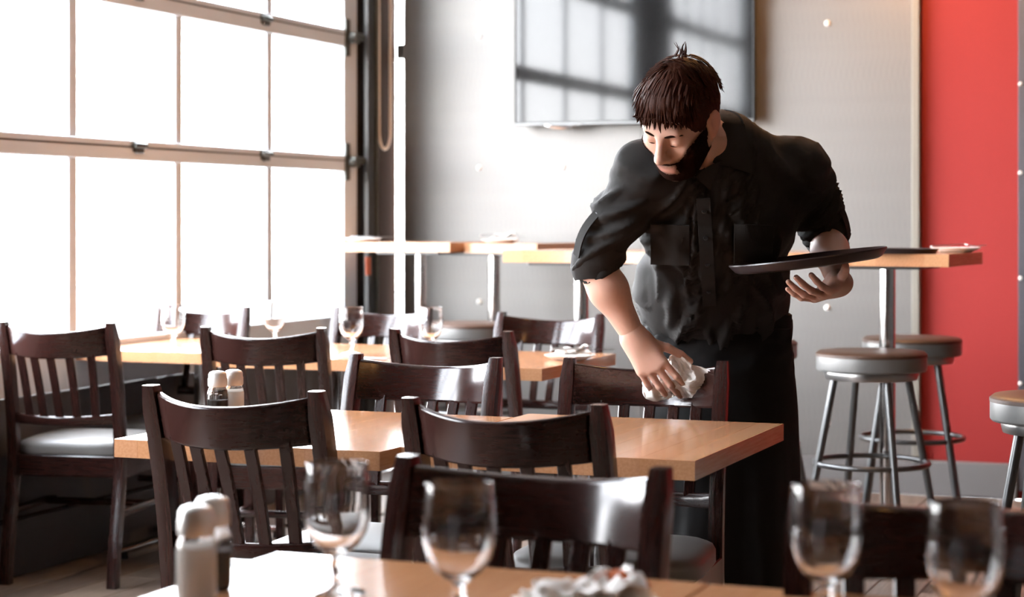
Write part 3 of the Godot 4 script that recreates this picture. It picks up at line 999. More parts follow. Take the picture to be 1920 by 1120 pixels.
func furnish() -> void:
	# ---- tables
	var t0 := make_table()
	var k2 := at(1303, 865, 0.74)             # near right corner of the table at the waiter
	var k3 := at(1016, 692, 0.74)
	var k1 := at(520, 1036, 0.74)             # far left corner of the nearest table
	t0.position = corner_pos(k2, -0.3075, -0.36)
	t0.rotation.y = -TH
	meta(t0, "oak dining table whose bare right corner sticks out beside the waiter", "table", "square oak dining tables")
	var g := "square oak dining tables"
	copy_of(t0, corner_pos(k2, -0.3075 - 0.62, -0.36 + 0.09), -TH, "oak dining table that carries the two small shakers", g)
	copy_of(t0, corner_pos(k3, -0.3075, -0.36), -TH, "far oak dining table with the plate and knife, left of the waiter's bare arm", g)
	copy_of(t0, corner_pos(k3, -0.3075 - 0.617, -0.36 - 0.13), -TH, "middle table of the far row, under the goblet before the brown column", g)
	copy_of(t0, corner_pos(k3, -0.3075 - 1.234, -0.36 - 0.22), -TH, "far oak dining table beside the window, behind the leftmost chair", g)
	copy_of(t0, corner_pos(k1, 0.3075, 0.36), -TH, "nearest oak table, with the salt shaker and the white plate", g)
	copy_of(t0, corner_pos(k1, 0.3075 + 0.62, 0.365), -TH, "nearest oak table at the lower right, under two goblets", g)
	make_bar()
	# ---- chairs. The point given is the middle of the back's upper edge in the photograph, with its distance
	var c0 := make_chair()
	var lst := [
		[104, 6.25, 0, 0.18, "dark wood chair at the far left with its pale cushion showing"],
		[492, 5.95, 0, 0.2, "dark slatted chair with its back to us, behind the two small shakers"],
		[843, 5.8, 0, 0.0, "dark chair with its back to us at the far table, in front of the plate"],
		[432, 3.8, 0, 0.0, "dark slatted chair tucked under the table behind the big salt shaker"],
		[940, 3.53, 0, 0.0, "dark slatted chair in the centre, tucked under the table before the waiter"],
		[800, 4.72, 1, 0.0, "dark chair facing us across the table, its crest shining white"],
		[1212, 4.6, 1, 0.08, "dark chair whose back the waiter is wiping with the cloth"],
		[1000, 2.66, 1, 0.0, "nearest dark chair, facing us behind the goblets, its crest glaring white"],
		[1790, 2.36, 1, 0.14, "dark chair at the lower right, behind two goblets"],
		[380, 7.45, 1, 0.1, "dark chair facing us by the window, behind the leftmost goblet"],
		[720, 7.3, 1, 0.0, "dark reddish chair facing us, behind the goblet before the brown column"],
		[1034, 6.88, 1, 0.0, "dark chair facing us behind the far table, beside the waiter's forearm"],
	]
	for i in lst.size():
		var a: Array = lst[i]
		var turn: float = -TH + a[3] + (PI if a[2] else 0.0)
		var z: float = a[1]
		var p := Vector3((a[0] - 960.0) / F * z, 0, -z)
		var b := Basis(Vector3.UP, turn)
		var pos := p - b * Vector3(0, 0, 0.275)
		if i == 0:
			c0.position = pos
			c0.rotation.y = turn
			meta(c0, a[4], "chair", "dark wood slat back dining chairs")
		else:
			copy_of(c0, pos, turn, a[4], "dark wood slat back dining chairs")
	# ---- stools
	var s0 := make_stool()
	var sg := "round metal bar stools"
	s0.position = Vector3(1.19, 0, -6.36)
	s0.rotation.y = 0.0
	meta(s0, "round metal bar stool in full view, right of the waiter", "stool", sg)
	copy_of(s0, Vector3(1.478, 0, -7.1), 0.35, "bar stool standing half behind another, in front of the red wall", sg)
	copy_of(s0, P(1997, 412, 4.75) * Vector3(1, 0, 1), 0.1, "bar stool cut off by the right edge of the picture", sg)
	copy_of(s0, P(1400, 412, 6.95) * Vector3(1, 0, 1), 0.0, "bar stool hidden behind the waiter's black apron", sg)
	copy_of(s0, P(880, 412, 8.1) * Vector3(1, 0, 1), 0.2, "far bar stool seen between two chairs, under the middle bar table", sg)
	# ---- goblets
	var g0 := make_goblet()
	var gl := [
		[632, 2.36, "nearest goblet on the left, beside the big salt shaker"],
		[861, 2.18, "nearest goblet in the middle, just left of the white plate"],
		[1550, 2.17, "nearest goblet below the black apron"],
		[1810, 2.03, "goblet closest to the lower right corner"],
		[325, 6.75, "leftmost goblet on the far tables, before a chair by the window"],
		[515, 7.05, "faint far goblet between the leftmost one and the brown column"],
		[659, 6.55, "far goblet standing before the brown column"],
		[808, 6.55, "far goblet just left of the far bar stool"],
	]
	for i in gl.size():
		var a: Array = gl[i]
		var z: float = a[1]
		var p := Vector3((a[0] - 960.0) / F * z, 0.7404, -z)
		if i == 0:
			g0.position = p
			meta(g0, a[2], "glass", "clear stemmed goblets")
		else:
			copy_of(g0, p, 0.3 * i, a[2], "clear stemmed goblets")
	# ---- shakers
	var salt := make_shaker(M.salt, 0.066)
	salt.position = P(368, 412, 2.31) * Vector3(1, 0, 1) + Vector3(0, 0.7404, 0)
	meta(salt, "big blurred salt shaker nearest to us at the lower left", "shaker", "glass salt and pepper shakers")
	var pep := make_shaker(M.pepper, 0.05)
	pep.position = P(398, 412, 2.385) * Vector3(1, 0, 1) + Vector3(0, 0.7404, 0)
	meta(pep, "pepper shaker right behind the nearest salt shaker", "shaker", "glass salt and pepper shakers")
	copy_of(pep, P(408, 412, 4.36) * Vector3(1, 0, 1) + Vector3(0, 0.7404, 0), 0.2, "small pepper shaker with grey filling, left one of the pair behind the chair", "glass salt and pepper shakers")
	copy_of(salt, P(438, 412, 4.4) * Vector3(1, 0, 1) + Vector3(0, 0.7404, 0), 0.2, "small salt shaker with white filling, right one of the pair behind the chair", "glass salt and pepper shakers")
	# ---- plates with cutlery
	var p0 := make_plate(0.085)
	p0.position = P(1118, 412, 2.2) * Vector3(1, 0, 1) + Vector3(0, 0.7404, 0)
	meta(p0, "white side plate under the crumpled napkin on the nearest table", "plate", "white plates")
	var n0 := make_napkin("napkin", "crumpled white napkin on the nearest plate", 3, 0.15, 0.1, 0.028)
	n0.position = p0.position + Vector3(-0.01, 0.012, 0.0)
	n0.rotation.y = 0.3
	var br := thing("bread_roll", "small golden brown lump, like bread, in the napkin on the nearest plate", "bread", p0.position + Vector3(0.028, 0.012, -0.03))
	var sb := Sdf.new(Vector3(-0.05, -0.01, -0.05), Vector3(0.05, 0.06, 0.05), 0.003)
	sb.ell(Vector3(0, 0.02, 0), Vector3(0.036, 0.021, 0.024), 0.01)
	sb.nets()
	put("crust", joined([sb]), M.bread, br)
	var kn := make_knife()
	kn.position = P(680, 412, 6.3) * Vector3(1, 0, 1) + Vector3(0, 0.7404, 0)
	kn.rotation.y = 1.2
	meta(kn, "dark looking knife on the far table, left of the chair in front of the plate", "knife", "table knives")
	var p1 := copy_of(p0, P(1068, 412, 6.3) * Vector3(1, 0, 1) + Vector3(0, 0.7404, 0), 0.0, "white plate on the far table, left of the waiter's wrist", "white plates")
	var n1 := make_napkin("napkin", "white napkin on the far plate, left of the waiter's wrist", 8, 0.12, 0.07, 0.02)
	n1.position = p1.position + Vector3(0.01, 0.012, 0)
	copy_of(kn, p1.position + Vector3(-0.06, 0.034, 0.05), 1.5, "knife lying across the napkin on the far plate", "table knives")
	var p2 := copy_of(p0, P(938, 412, 8.47) * Vector3(1, 0, 1) + Vector3(0, 1.0956, 0), 0.0, "white plate on the middle bar table", "white plates")
	var n2 := make_napkin("napkin", "white napkin on the plate of the middle bar table", 9, 0.12, 0.07, 0.02)
	n2.position = p2.position + Vector3(0.015, 0.012, 0)
	copy_of(kn, p2.position + Vector3(-0.09, 0.03, 0.02), 1.45, "knife on the plate of the middle bar table", "table knives")
	var p3 := copy_of(p0, P(680, 412, 8.55) * Vector3(1, 0, 1) + Vector3(0, 1.1006, 0), 0.0, "white plate on the left bar table before the glass door", "white plates")
	copy_of(kn, p3.position + Vector3(-0.05, 0.018, 0.02), 1.5, "knife on the plate before the glass door", "table knives")
	var p4 := copy_of(p0, P(1792, 412, 6.6) * Vector3(1, 0, 1) + Vector3(0, 1.0876, 0), 0.0, "white plate at the right end of the bar table", "white plates")
	var fk := make_fork()
	fk.position = p4.position + Vector3(-0.09, 0.018, 0.01)
	fk.rotation.y = 1.5
	meta(fk, "dark fork on the plate at the right end of the bar", "fork")
	var bt := thing("serving_tray", "flat black tray lying on the right end of the bar table", "tray", P(1684, 412, 6.42) * Vector3(1, 0, 1) + Vector3(0, 1.0876, 0), 0.0, "round black trays")
	put("dish", Tri.new().lathe([Vector2(0, 0.004), Vector2(0.118, 0.004), Vector2(0.13, 0.016), Vector2(0.134, 0.016), Vector2(0.124, 0.0), Vector2(0, 0.0)], 48).mesh(), M.tray, bt)

# ------------------------------------------------------------------ the waiter
func tint_skin(p: Vector3) -> Color:
	return Color(0.52, 0.29, 0.21)

func finger(s: Sdf, root: Vector3, dir: Vector3, bend: Vector3, lens: Array, curls: Array, r: float) -> void:
	# three bones; each one turns further from dir towards bend
	var p := root
	var a := 0.0
	var rr := r
	for i in 3:
		a += curls[i]
		var q: Vector3 = p + (dir * cos(a) + bend * sin(a)) * lens[i]
		s.cap(p, q, rr, rr * 0.9, 0.004)
		p = q
		rr *= 0.9

func hand(elbow: Vector3, wrist: Vector3, d: Vector3, back: Vector3, thumb: Vector3, spread: float, curls: Array, thumb_out: float, thumb_curl: float) -> Sdf:
	# d: from the wrist to the knuckles; back: out of the back of the hand; thumb: the side the thumb is on
	back = (back - d * back.dot(d)).normalized()
	thumb = (thumb - d * thumb.dot(d) - back * thumb.dot(back)).normalized()
	var lo := wrist - Vector3(0.16, 0.16, 0.16) + d * 0.08
	var s := Sdf.new(lo, lo + Vector3(0.32, 0.32, 0.32), 0.0031)
	var palm := -back
	var fore := (wrist - elbow).normalized()
	s.cap(wrist - fore * 0.045, wrist, 0.027, 0.0262, 0.01)
	s.cap(wrist, wrist + d * 0.02, 0.0262, 0.024, 0.02)
	s.cap(wrist + thumb * 0.012, wrist + d * 0.085 + thumb * 0.026, 0.0175, 0.0125, 0.018)
	s.cap(wrist, wrist + d * 0.09 + thumb * 0.006, 0.018, 0.0125, 0.018)
	s.cap(wrist - thumb * 0.01, wrist + d * 0.085 - thumb * 0.014, 0.018, 0.012, 0.018)
	s.cap(wrist - thumb * 0.014, wrist + d * 0.075 - thumb * 0.031, 0.0165, 0.0115, 0.018)
	s.cap(wrist + d * 0.02 + thumb * 0.02 + palm * 0.008, wrist + d * 0.05 + thumb * 0.03 + palm * 0.012, 0.017, 0.014, 0.015)
	var ls := [[0.044, 0.027, 0.022], [0.048, 0.031, 0.024], [0.044, 0.029, 0.023], [0.035, 0.022, 0.02]]
	var at := [0.028, 0.008, -0.013, -0.032]
	var far := [0.088, 0.093, 0.088, 0.077]
	for i in 4:
		var fd := (d + thumb * spread * (1.2 - i * 0.8)).normalized()
		finger(s, wrist + d * far[i] + thumb * at[i] + back * 0.002, fd, palm, ls[i], curls[i], [0.0092, 0.0096, 0.009, 0.0079][i])
	var td := (d * 0.7 + thumb * thumb_out + palm * 0.25).normalized()
	finger(s, wrist + d * 0.03 + thumb * 0.026 + palm * 0.01, td, (palm * 0.6 + d * 0.5 - thumb * 0.4).normalized(), [0.04, 0.033, 0.026], [0.0, thumb_curl, thumb_curl], 0.0118)
	s.nets()
	return s

func make_waiter() -> void:
	var man := thing("person", "man in a black shirt and long apron bending to wipe a chair, tray in hand", "person", Vector3(0.53, 0, -4.93))
	var inv := -man.position
	var home := Transform3D(Basis.IDENTITY, inv)
	# joints, laid out where the photograph shows them
	var waist := P(1343, 590, 4.84)
	var belly := P(1342, 520, 4.76)
	var chest := P(1343, 410, 4.63)
	var sh_r := P(1206, 316, 4.50)
	var sh_l := P(1500, 312, 4.58)
	var neck0 := P(1345, 265, 4.52)
	var el_r := P(1114, 494, 4.56)
	var wr_r := P(1190, 634, 4.56)
	var el_l := P(1548, 440, 4.76)
	var wr_l := P(1573, 532, 4.50)
	var hc := P(1274, 224, 4.36)
	# head frame
	var yaw := deg_to_rad(41.0)
	var pitch := deg_to_rad(40.0)
	var roll := deg_to_rad(13.0)
	var f := Vector3(-sin(yaw) * cos(pitch), -sin(pitch), cos(yaw) * cos(pitch))
	var l := Vector3(cos(yaw), 0, sin(yaw))
	var u := f.cross(l)
	var l2 := l * cos(roll) - u * sin(roll)
	var u2 := f.cross(l2)
	var hb := Basis(l2, u2, f)
	var ht := Transform3D(hb, hc)
	# ---- body under the clothes
	var s := Sdf.new(Vector3(0.1, 0.0, -5.15), Vector3(0.95, 1.5, -4.25), 0.013)
	s.cap(waist + Vector3(-0.06, 0, 0), waist + Vector3(0.06, 0, 0), 0.08, 0.08, 0.05)
	s.cap(waist, chest, 0.09, 0.11, 0.06)
	s.cap(chest + Vector3(-0.07, 0, 0), chest + Vector3(0.07, 0, 0), 0.1, 0.1, 0.06)
	s.cap(sh_r, sh_l, 0.05, 0.05, 0.06)
	s.cap(neck0, chest, 0.06, 0.09, 0.06)
	s.cap(neck0 + Vector3(0, -0.03, 0), hc + hb * Vector3(0, -0.045, -0.03), 0.058, 0.056, 0.03)
	s.cap(sh_r, el_r, 0.044, 0.038, 0.03)
	s.cap(sh_l, el_l, 0.044, 0.038, 0.03)
	var hip := P(1345, 700, 4.93)
	s.cap(waist, hip, 0.1, 0.11, 0.06)
	for sx in [-1, 1]:
		var h := hip + Vector3(sx * 0.085, -0.02, 0)
		var kn := Vector3(h.x + sx * 0.01, 0.5, h.z + 0.0)
		var an := Vector3(h.x + sx * 0.015, 0.09, h.z - 0.05)
		s.cap(h, kn, 0.085, 0.055, 0.03)
		s.cap(kn, an, 0.055, 0.04, 0.02)
		s.cap(an, an + Vector3(sx * 0.02, -0.05, 0.12), 0.035, 0.03, 0.02)
	s.nets()
	# ---- arms
	var a := Sdf.new(Vector3(0.1, 0.85, -4.75), Vector3(0.36, 1.2, -4.45), 0.0055)
	a.cap(sh_r, el_r, 0.038, 0.042, 0.02)
	a.cap(el_r, el_r.lerp(wr_r, 0.35), 0.043, 0.0435, 0.02)
	a.cap(el_r.lerp(wr_r, 0.35), wr_r, 0.0425, 0.027, 0.03)
	a.nets()
	var b := Sdf.new(Vector3(0.64, 0.95, -4.9), Vector3(0.86, 1.26, -4.4), 0.0055)
	b.cap(sh_l, el_l, 0.038, 0.041, 0.02)
	b.cap(el_l, el_l.lerp(wr_l, 0.35), 0.042, 0.042, 0.02)
	b.cap(el_l.lerp(wr_l, 0.35), wr_l, 0.04, 0.0275, 0.03)
	b.nets()
	# ---- hands
	var dr := (P(1236, 706, 4.53) - wr_r).normalized()
	var hr := hand(el_r, wr_r, dr, Vector3(-0.35, 0.35, 0.87), Vector3(1, 0.6, 0.1), 0.1, [[0.35, 0.4, 0.3], [0.4, 0.45, 0.35], [0.45, 0.5, 0.35], [0.5, 0.5, 0.4]], 0.6, 0.25)
	var dl := (P(1528, 560, 4.41) - wr_l).normalized()
	var hl := hand(el_l, wr_l, dl, Vector3(0.0, -0.86, 0.5), Vector3(0.15, 0.35, 0.9), 0.22, [[0.45, 0.35, 0.15], [0.5, 0.35, 0.15], [0.5, 0.4, 0.2], [0.45, 0.4, 0.2]], 0.9, 0.1)
	# ---- head, in its own frame: x to his left, y to the crown, z out of the face
	var e := Sdf.new(Vector3(-0.1, -0.16, -0.13), Vector3(0.1, 0.13, 0.14), 0.0036)
	e.ell(Vector3(0, 0.03, -0.018), Vector3(0.074, 0.085, 0.095), 0.02)
	e.ell(Vector3(0, -0.025, 0.03), Vector3(0.06, 0.085, 0.058), 0.03)
	e.ell(Vector3(0, -0.078, 0.045), Vector3(0.044, 0.036, 0.04), 0.03)
	for sx in [-1.0, 1.0]:
		e.cap(Vector3(sx * 0.058, -0.045, -0.005), Vector3(sx * 0.028, -0.1, 0.055), 0.016, 0.014, 0.025)
		e.ell(Vector3(sx * 0.043, -0.022, 0.06), Vector3(0.022, 0.018, 0.02), 0.025)
	e.ell(Vector3(0, -0.105, 0.068), Vector3(0.022, 0.016, 0.018), 0.02)
	e.cap(Vector3(-0.035, 0.026, 0.072), Vector3(0.035, 0.026, 0.072), 0.014, 0.014, 0.02)
	for sx in [-1.0, 1.0]:
		e.ell(Vector3(sx * 0.032, 0.003, 0.096), Vector3(0.019, 0.0115, 0.014), 0.016, true)
		e.ell(Vector3(sx * 0.032, 0.001, 0.0735), Vector3(0.0155, 0.0125, 0.014), 0.006)
	e.cap(Vector3(0, 0.014, 0.086), Vector3(0, -0.029, 0.111), 0.0085, 0.0115, 0.014)
	e.ell(Vector3(0, -0.032, 0.107), Vector3(0.0125, 0.0105, 0.0125), 0.008)
	for sx in [-1.0, 1.0]:
		e.ell(Vector3(sx * 0.0125, -0.036, 0.099), Vector3(0.0085, 0.008, 0.011), 0.006)
	e.ell(Vector3(0, -0.062, 0.083), Vector3(0.026, 0.02, 0.014), 0.02)
	e.cap(Vector3(-0.02, -0.066, 0.087), Vector3(0.02, -0.066, 0.087), 0.0055, 0.0055, 0.006)
	e.cap(Vector3(-0.016, -0.076, 0.085), Vector3(0.016, -0.076, 0.085), 0.0065, 0.0065, 0.006)
	e.cap(Vector3(-0.022, -0.0708, 0.096), Vector3(0.022, -0.0708, 0.096), 0.0018, 0.0018, 0.004, true)
	e.cap(Vector3(0, -0.055, -0.03), Vector3(0, -0.13, -0.055), 0.056, 0.056, 0.03)
	for sx in [-1.0, 1.0]:
		var eb := Basis(Vector3.UP, sx * -0.35) * Basis(Vector3.RIGHT, -0.2)
		e.ell(Vector3(sx * 0.0795, -0.006, -0.016), Vector3(0.0075, 0.032, 0.0195), 0.006, false, eb)
		e.ell(Vector3(sx * 0.0865, -0.002, -0.012), Vector3(0.006, 0.019, 0.0105), 0.004, true, eb)
		e.ell(Vector3(sx * 0.078, -0.033, -0.008), Vector3(0.006, 0.009, 0.008), 0.006)
	e.nets()
	# beard: a thin layer over the jaw, chin and upper lip, before the head is moved into place
	var bn := FastNoiseLite.new()
	bn.seed = 4
	bn.frequency = 300.0
	var bd := Sdf.new(Vector3.ZERO, Vector3.ONE, 0.5)
	var remap := {}
	for i in range(0, e.ix.size(), 3):
		var inside := true
		for k in 3:
			if beard_at(e.vs[e.ix[i + k]]) < 0.003: inside = false
		if not inside: continue
		for k in 3:
			var j := e.ix[i + k]
			if not remap.has(j):
				remap[j] = bd.vs.size()
				bd.vs.append(e.vs[j] + e.ns[j] * (0.0028 * smoothstep(0.003, 0.012, beard_at(e.vs[j])) - 0.0004 + 0.0012 * bn.get_noise_3dv(e.vs[j])))
			bd.ix.append(remap[j])
	bd.norms()
	bd.move(home * ht)
	e.move(ht)
	var skin_tint := func(p: Vector3) -> Color:
		var q: Vector3 = hb.transposed() * (p + man.position - hc)
		var c := Color(0.56, 0.325, 0.245)
		if absf(q.x) < 0.022 and q.y < -0.061 and q.y > -0.083 and q.z > 0.08: c = Color(0.46, 0.225, 0.175)
		elif q.length() < 0.16 and absf(q.x) > 0.073 and absf(q.y) < 0.05: c = Color(0.56, 0.27, 0.2)
		var bm := beard_at(q) if q.length() < 0.2 else -1.0
		c = c.lerp(Color(0.06, 0.025, 0.016), 0.85 * smoothstep(-0.007, 0.006, bm))
		return c
	var pieces := [s, a, b, hr, hl, e]
	for x in pieces: x.move(home)
	put("body", joined(pieces, skin_tint), M.skin, man)
	put("beard", joined([bd]), M.beard, man)
	# eyebrows and lashes
	for sx in [-1.0, 1.0]:
		var eb := []
		var la := []
		for i in 7:
			var t := i / 6.0
			eb.append(home * (ht * Vector3(sx * (0.013 + 0.04 * t), 0.0205 + 0.006 * sin(t * 2.4) - 0.002 * t, 0.0905 - 0.016 * t * t)))
			la.append(home * (ht * Vector3(sx * (0.02 + 0.026 * t), -0.0045 - 0.002 * sin(t * PI), 0.0865 - 0.009 * t * t)))
		put("eyebrow", Tri.new().tube(eb, [0.0015, 0.003, 0.0035, 0.0035, 0.003, 0.0022, 0.0008], 8, 0.7, f).mesh(), M.beard, man)
		put("eyelashes", Tri.new().tube(la, [0.0006, 0.0012, 0.0014, 0.0014, 0.0014, 0.0012, 0.0006], 6).mesh(), M.beard, man)
	make_hair(man, home * ht)
	# ---- shirt
	var sr := Sdf.new(Vector3(0.1, 0.88, -5.0), Vector3(0.92, 1.46, -4.3), 0.0085)
	s = sr
	s.cap(waist + Vector3(-0.075, 0.03, 0), waist + Vector3(0.07, 0.03, 0), 0.118, 0.118, 0.05)
	s.cap(waist + Vector3(-0.085, 0.05, 0.02), belly + Vector3(-0.06, 0.0, 0), 0.105, 0.11, 0.04)
	s.cap(belly + Vector3(-0.065, 0, 0), belly + Vector3(0.06, 0, 0), 0.122, 0.122, 0.06)
	s.cap(waist, chest, 0.12, 0.135, 0.05)
	s.cap(chest + Vector3(-0.075, 0, 0), chest + Vector3(0.075, 0, 0), 0.12, 0.12, 0.06)
	s.cap(chest + Vector3(-0.09, 0.06, 0.02), chest + Vector3(0.09, 0.06, -0.01), 0.105, 0.105, 0.06)
	s.cap(sh_r + Vector3(0.02, -0.012, 0), sh_l + Vector3(-0.02, -0.012, 0), 0.066, 0.066, 0.06)
	s.cap(sh_r + Vector3(0.06, 0.0, 0), neck0 + Vector3(-0.01, -0.005, -0.01), 0.062, 0.062, 0.05)
	s.cap(sh_l + Vector3(-0.06, 0.0, 0), neck0 + Vector3(0.03, -0.005, -0.01), 0.062, 0.062, 0.05)
	s.cap(neck0 + Vector3(0.01, -0.02, -0.02), chest, 0.085, 0.11, 0.05)
	var cr := sh_r.lerp(el_r, 0.97)
	var cl := sh_l.lerp(el_l, 0.98)
	s.cap(sh_r + Vector3(-0.002, 0, 0), sh_r.lerp(el_r, 0.5), 0.066, 0.057, 0.035)
	s.cap(sh_r.lerp(el_r, 0.5), cr, 0.057, 0.053, 0.02)
	s.cap(sh_l + Vector3(0.0, 0, 0), sh_l.lerp(el_l, 0.5), 0.068, 0.059, 0.035)
	s.cap(sh_l.lerp(el_l, 0.5), cl, 0.059, 0.054, 0.02)
	s.nets()
	var fold := FastNoiseLite.new()
	fold.seed = 17
	fold.frequency = 1.0
	fold.fractal_type = FastNoiseLite.FRACTAL_NONE
	var fine := FastNoiseLite.new()
	fine.seed = 23
	fine.frequency = 1.0
	fine.fractal_type = FastNoiseLite.FRACTAL_NONE
	var arm_r := (el_r - sh_r).normalized()
	var arm_l := (el_l - sh_l).normalized()
	var crease := func(p: Vector3) -> float:
		# the body hangs in long folds that run towards the waist
		var sway := fine.get_noise_3d(p.x * 3.0, p.y * 3.0, p.z * 3.0)
		var x := fold.get_noise_3d(p.x * 8.0 + p.y * 5.0 * clampf((p.x - 0.49) * 12.0, -1.0, 1.0) + sway, p.y * 2.2, p.z * 3.0)
		var x2 := fine.get_noise_3d(p.x * 12.0 - p.y * 8.0, p.y * 4.0, p.z * 4.0)
		var r := 0.012 * (1.0 - 2.4 * absf(x)) + 0.004 * (1.0 - 2.5 * absf(x2))
		r += 0.016 * smoothstep(1.08, 0.98, p.y) * fine.get_noise_3d(p.x * 13.0, p.y * 3.0, p.z * 6.0)
		r *= smoothstep(1.42, 1.33, p.y) * 0.85 + 0.15
		# on the sleeves the folds go round the arm
		for side in 2:
			var s0: Vector3 = sh_r if side == 0 else sh_l
			var ax: Vector3 = arm_r if side == 0 else arm_l
			var t := (p - s0).dot(ax)
			var far := (p - s0 - ax * clampf(t, 0.0, 0.3)).length()
			var y := fold.get_noise_3d(t * 13.0 + p.x * 12.0 + side * 5.0, p.y * 3.0, p.z * 6.0)
			var sl := 0.015 * (1.0 - 2.4 * absf(y)) * smoothstep(-0.03, 0.1, t)
			r = lerpf(r, sl, smoothstep(0.115, 0.075, far) * smoothstep(0.0, 0.09, t))
		return maxf(r - 0.003, -0.0045)
	s.push(crease)
	s.move(home)
	put("shirt", joined([s]), M.shirt, man)
	# rolled cuffs
	for side in 2:
		var p0: Vector3 = [sh_r, sh_l][side]
		var p1: Vector3 = [el_r, el_l][side]
		var ax := (p1 - p0).normalized()
		var cuff := Tri.new()
		var ln := p0.distance_to(p1)
		var mid: Vector3 = p0 + ax * (ln * 0.82)
		var nxt: Vector3 = ([wr_r, wr_l][side] - p1).normalized()
		for lay in 3:
			var from: float = [-0.015, 0.012, 0.03][lay]
			var to: float = [0.075, 0.07, 0.064][lay]
			var r0: float = [0.0585, 0.0615, 0.057][lay]
			var pts := []
			var rad := []
			for i in 7:
				var t := i / 6.0
				var along := lerpf(from, to, t)
				var dir := ax.lerp(nxt, 0.55 * smoothstep(0.02, 0.09, along)).normalized()
				pts.append(home * (mid + ax * minf(along, 0.04) + dir * maxf(along - 0.04, 0.0)))
				rad.append(r0 - 0.006 * absf(2.0 * t - 1.0) + (0.0 if lay else 0.002) - 0.004 * t)
			cuff.tube(pts, rad, 26, 0.94, Vector3(0, 0, 1))
		var cm := cuff
		for i in cm.v.size():
			var q := cm.v[i]
			cm.v[i] = q + Vector3(fine.get_noise_3d(q.x * 40, q.y * 40, q.z * 40), fine.get_noise_3d(q.z * 40, q.x * 40, q.y * 40), 0) * 0.005
		put("cuff", cm.mesh(60), M.shirt, man)
		# strap that holds the rolled sleeve, with its button
		var outd := Vector3([-0.8, 0.75][side], 0.0, [0.55, 0.5][side]).normalized()
		outd = (outd - ax * outd.dot(ax)).normalized()
		var sd := outd.cross(ax)
		var strap := func(uu: float, vv: float) -> Vector3:
			var bow := 0.062 + 0.016 * sin(uu * PI) * (1.0 if side == 0 else 0.3)
			return home * (mid + ax * lerpf(-0.085, 0.04, uu) + outd * bow + sd * (vv - 0.5) * 0.024)
		put("sleeve_strap", Tri.new().sheet(10, 2, strap, 0.004).mesh(60), M.shirt, man)
		var bt := put("button", Tri.new().lathe([Vector2(0, 0.003), Vector2(0.006, 0.0025), Vector2(0.007, 0.0), Vector2(0, 0)], 14).mesh(), M.button, man)
		bt.transform = Transform3D(Basis(ax, outd, ax.cross(outd)), home * (mid + ax * -0.07 + outd * 0.066))
	make_collar(man, home, neck0, ht)
	# ---- front placket, pockets, buttons
	var front := func(x: float, y: float) -> Vector3:     # a point on the front of the shirt
		var base := P(x, y, 4.0)
		var best := Vector3.ZERO
		var bz := -99.0
		for i in range(0, sr.vs.size(), 1):
			var q: Vector3 = sr.vs[i] + man.position
			var k := F / -q.z
			if absf(q.x * k + 960.0 - x) < 7.0 and absf((EYE - q.y) * k + YH - y) < 7.0 and q.z > bz:
				bz = q.z
				best = q
		return home * P(x, y, -bz) if bz > -90.0 else home * base
	var pk := []
	for i in 9: pk.append(front.call(1318 + i * 1.5, 372 + i * 25))
	var pl := func(uu: float, vv: float) -> Vector3:
		var t := uu * 8.0
		var i := mini(int(t), 7)
		return (pk[i] as Vector3).lerp(pk[i + 1], t - i) + Vector3((vv - 0.5) * 0.032, 0, 0.006)
	put("placket", Tri.new().sheet(24, 3, pl, 0.005).mesh(60), M.shirt, man)
	for i in [1, 3, 5, 7]:
		var bt := put("button", Tri.new().lathe([Vector2(0, 0.003), Vector2(0.005, 0.0025), Vector2(0.006, 0.0), Vector2(0, 0)], 14).mesh(), M.button, man, (pk[i] as Vector3) + Vector3(0, 0, 0.009))
		bt.rotation.x = 1.1
	for cx in [1256, 1412]:
		var gx := []
		for i in 4:
			var row := []
			for j in 4: row.append(front.call(cx - 36 + i * 24, 420 + j * 25 + i * 1.0))
			gx.append(row)
		var pf := func(uu: float, vv: float) -> Vector3:
			var x := minf(uu * 3.0, 2.999)
			var y := minf(vv * 3.0, 2.999)
			var i := int(x)
			var j := int(y)
			var p0: Vector3 = (gx[i][j] as Vector3).lerp(gx[i + 1][j], x - i)
			var p1: Vector3 = (gx[i][j + 1] as Vector3).lerp(gx[i + 1][j + 1], x - i)
			return p0.lerp(p1, y - j) + Vector3(0, 0, 0.004)
		put("pocket", Tri.new().sheet(12, 12, pf, 0.004).mesh(60), M.shirt, man)
	# ---- collar points
	for w in [[[1354, 236], [1394, 238], [1411, 331], [1336, 310]], [[1302, 336], [1318, 322], [1352, 306], [1330, 362]]]:
		var cp := []
		for q in w: cp.append(front.call(q[0], q[1]))
		var pf := func(uu: float, vv: float) -> Vector3:
			var t0: Vector3 = (cp[0] as Vector3).lerp(cp[1], uu)
			var t1: Vector3 = (cp[3] as Vector3).lerp(cp[2], uu)
			return t0.lerp(t1, vv) + Vector3(0, 0.006, 0.016 - 0.006 * vv)
		put("collar_point", Tri.new().sheet(8, 8, pf, 0.004).mesh(60), M.shirt, man)
	# ---- apron: wrapped round the hips, hanging to below the knee
	var rings := []
	var wn := FastNoiseLite.new()
	wn.seed = 31
	wn.frequency = 1.0
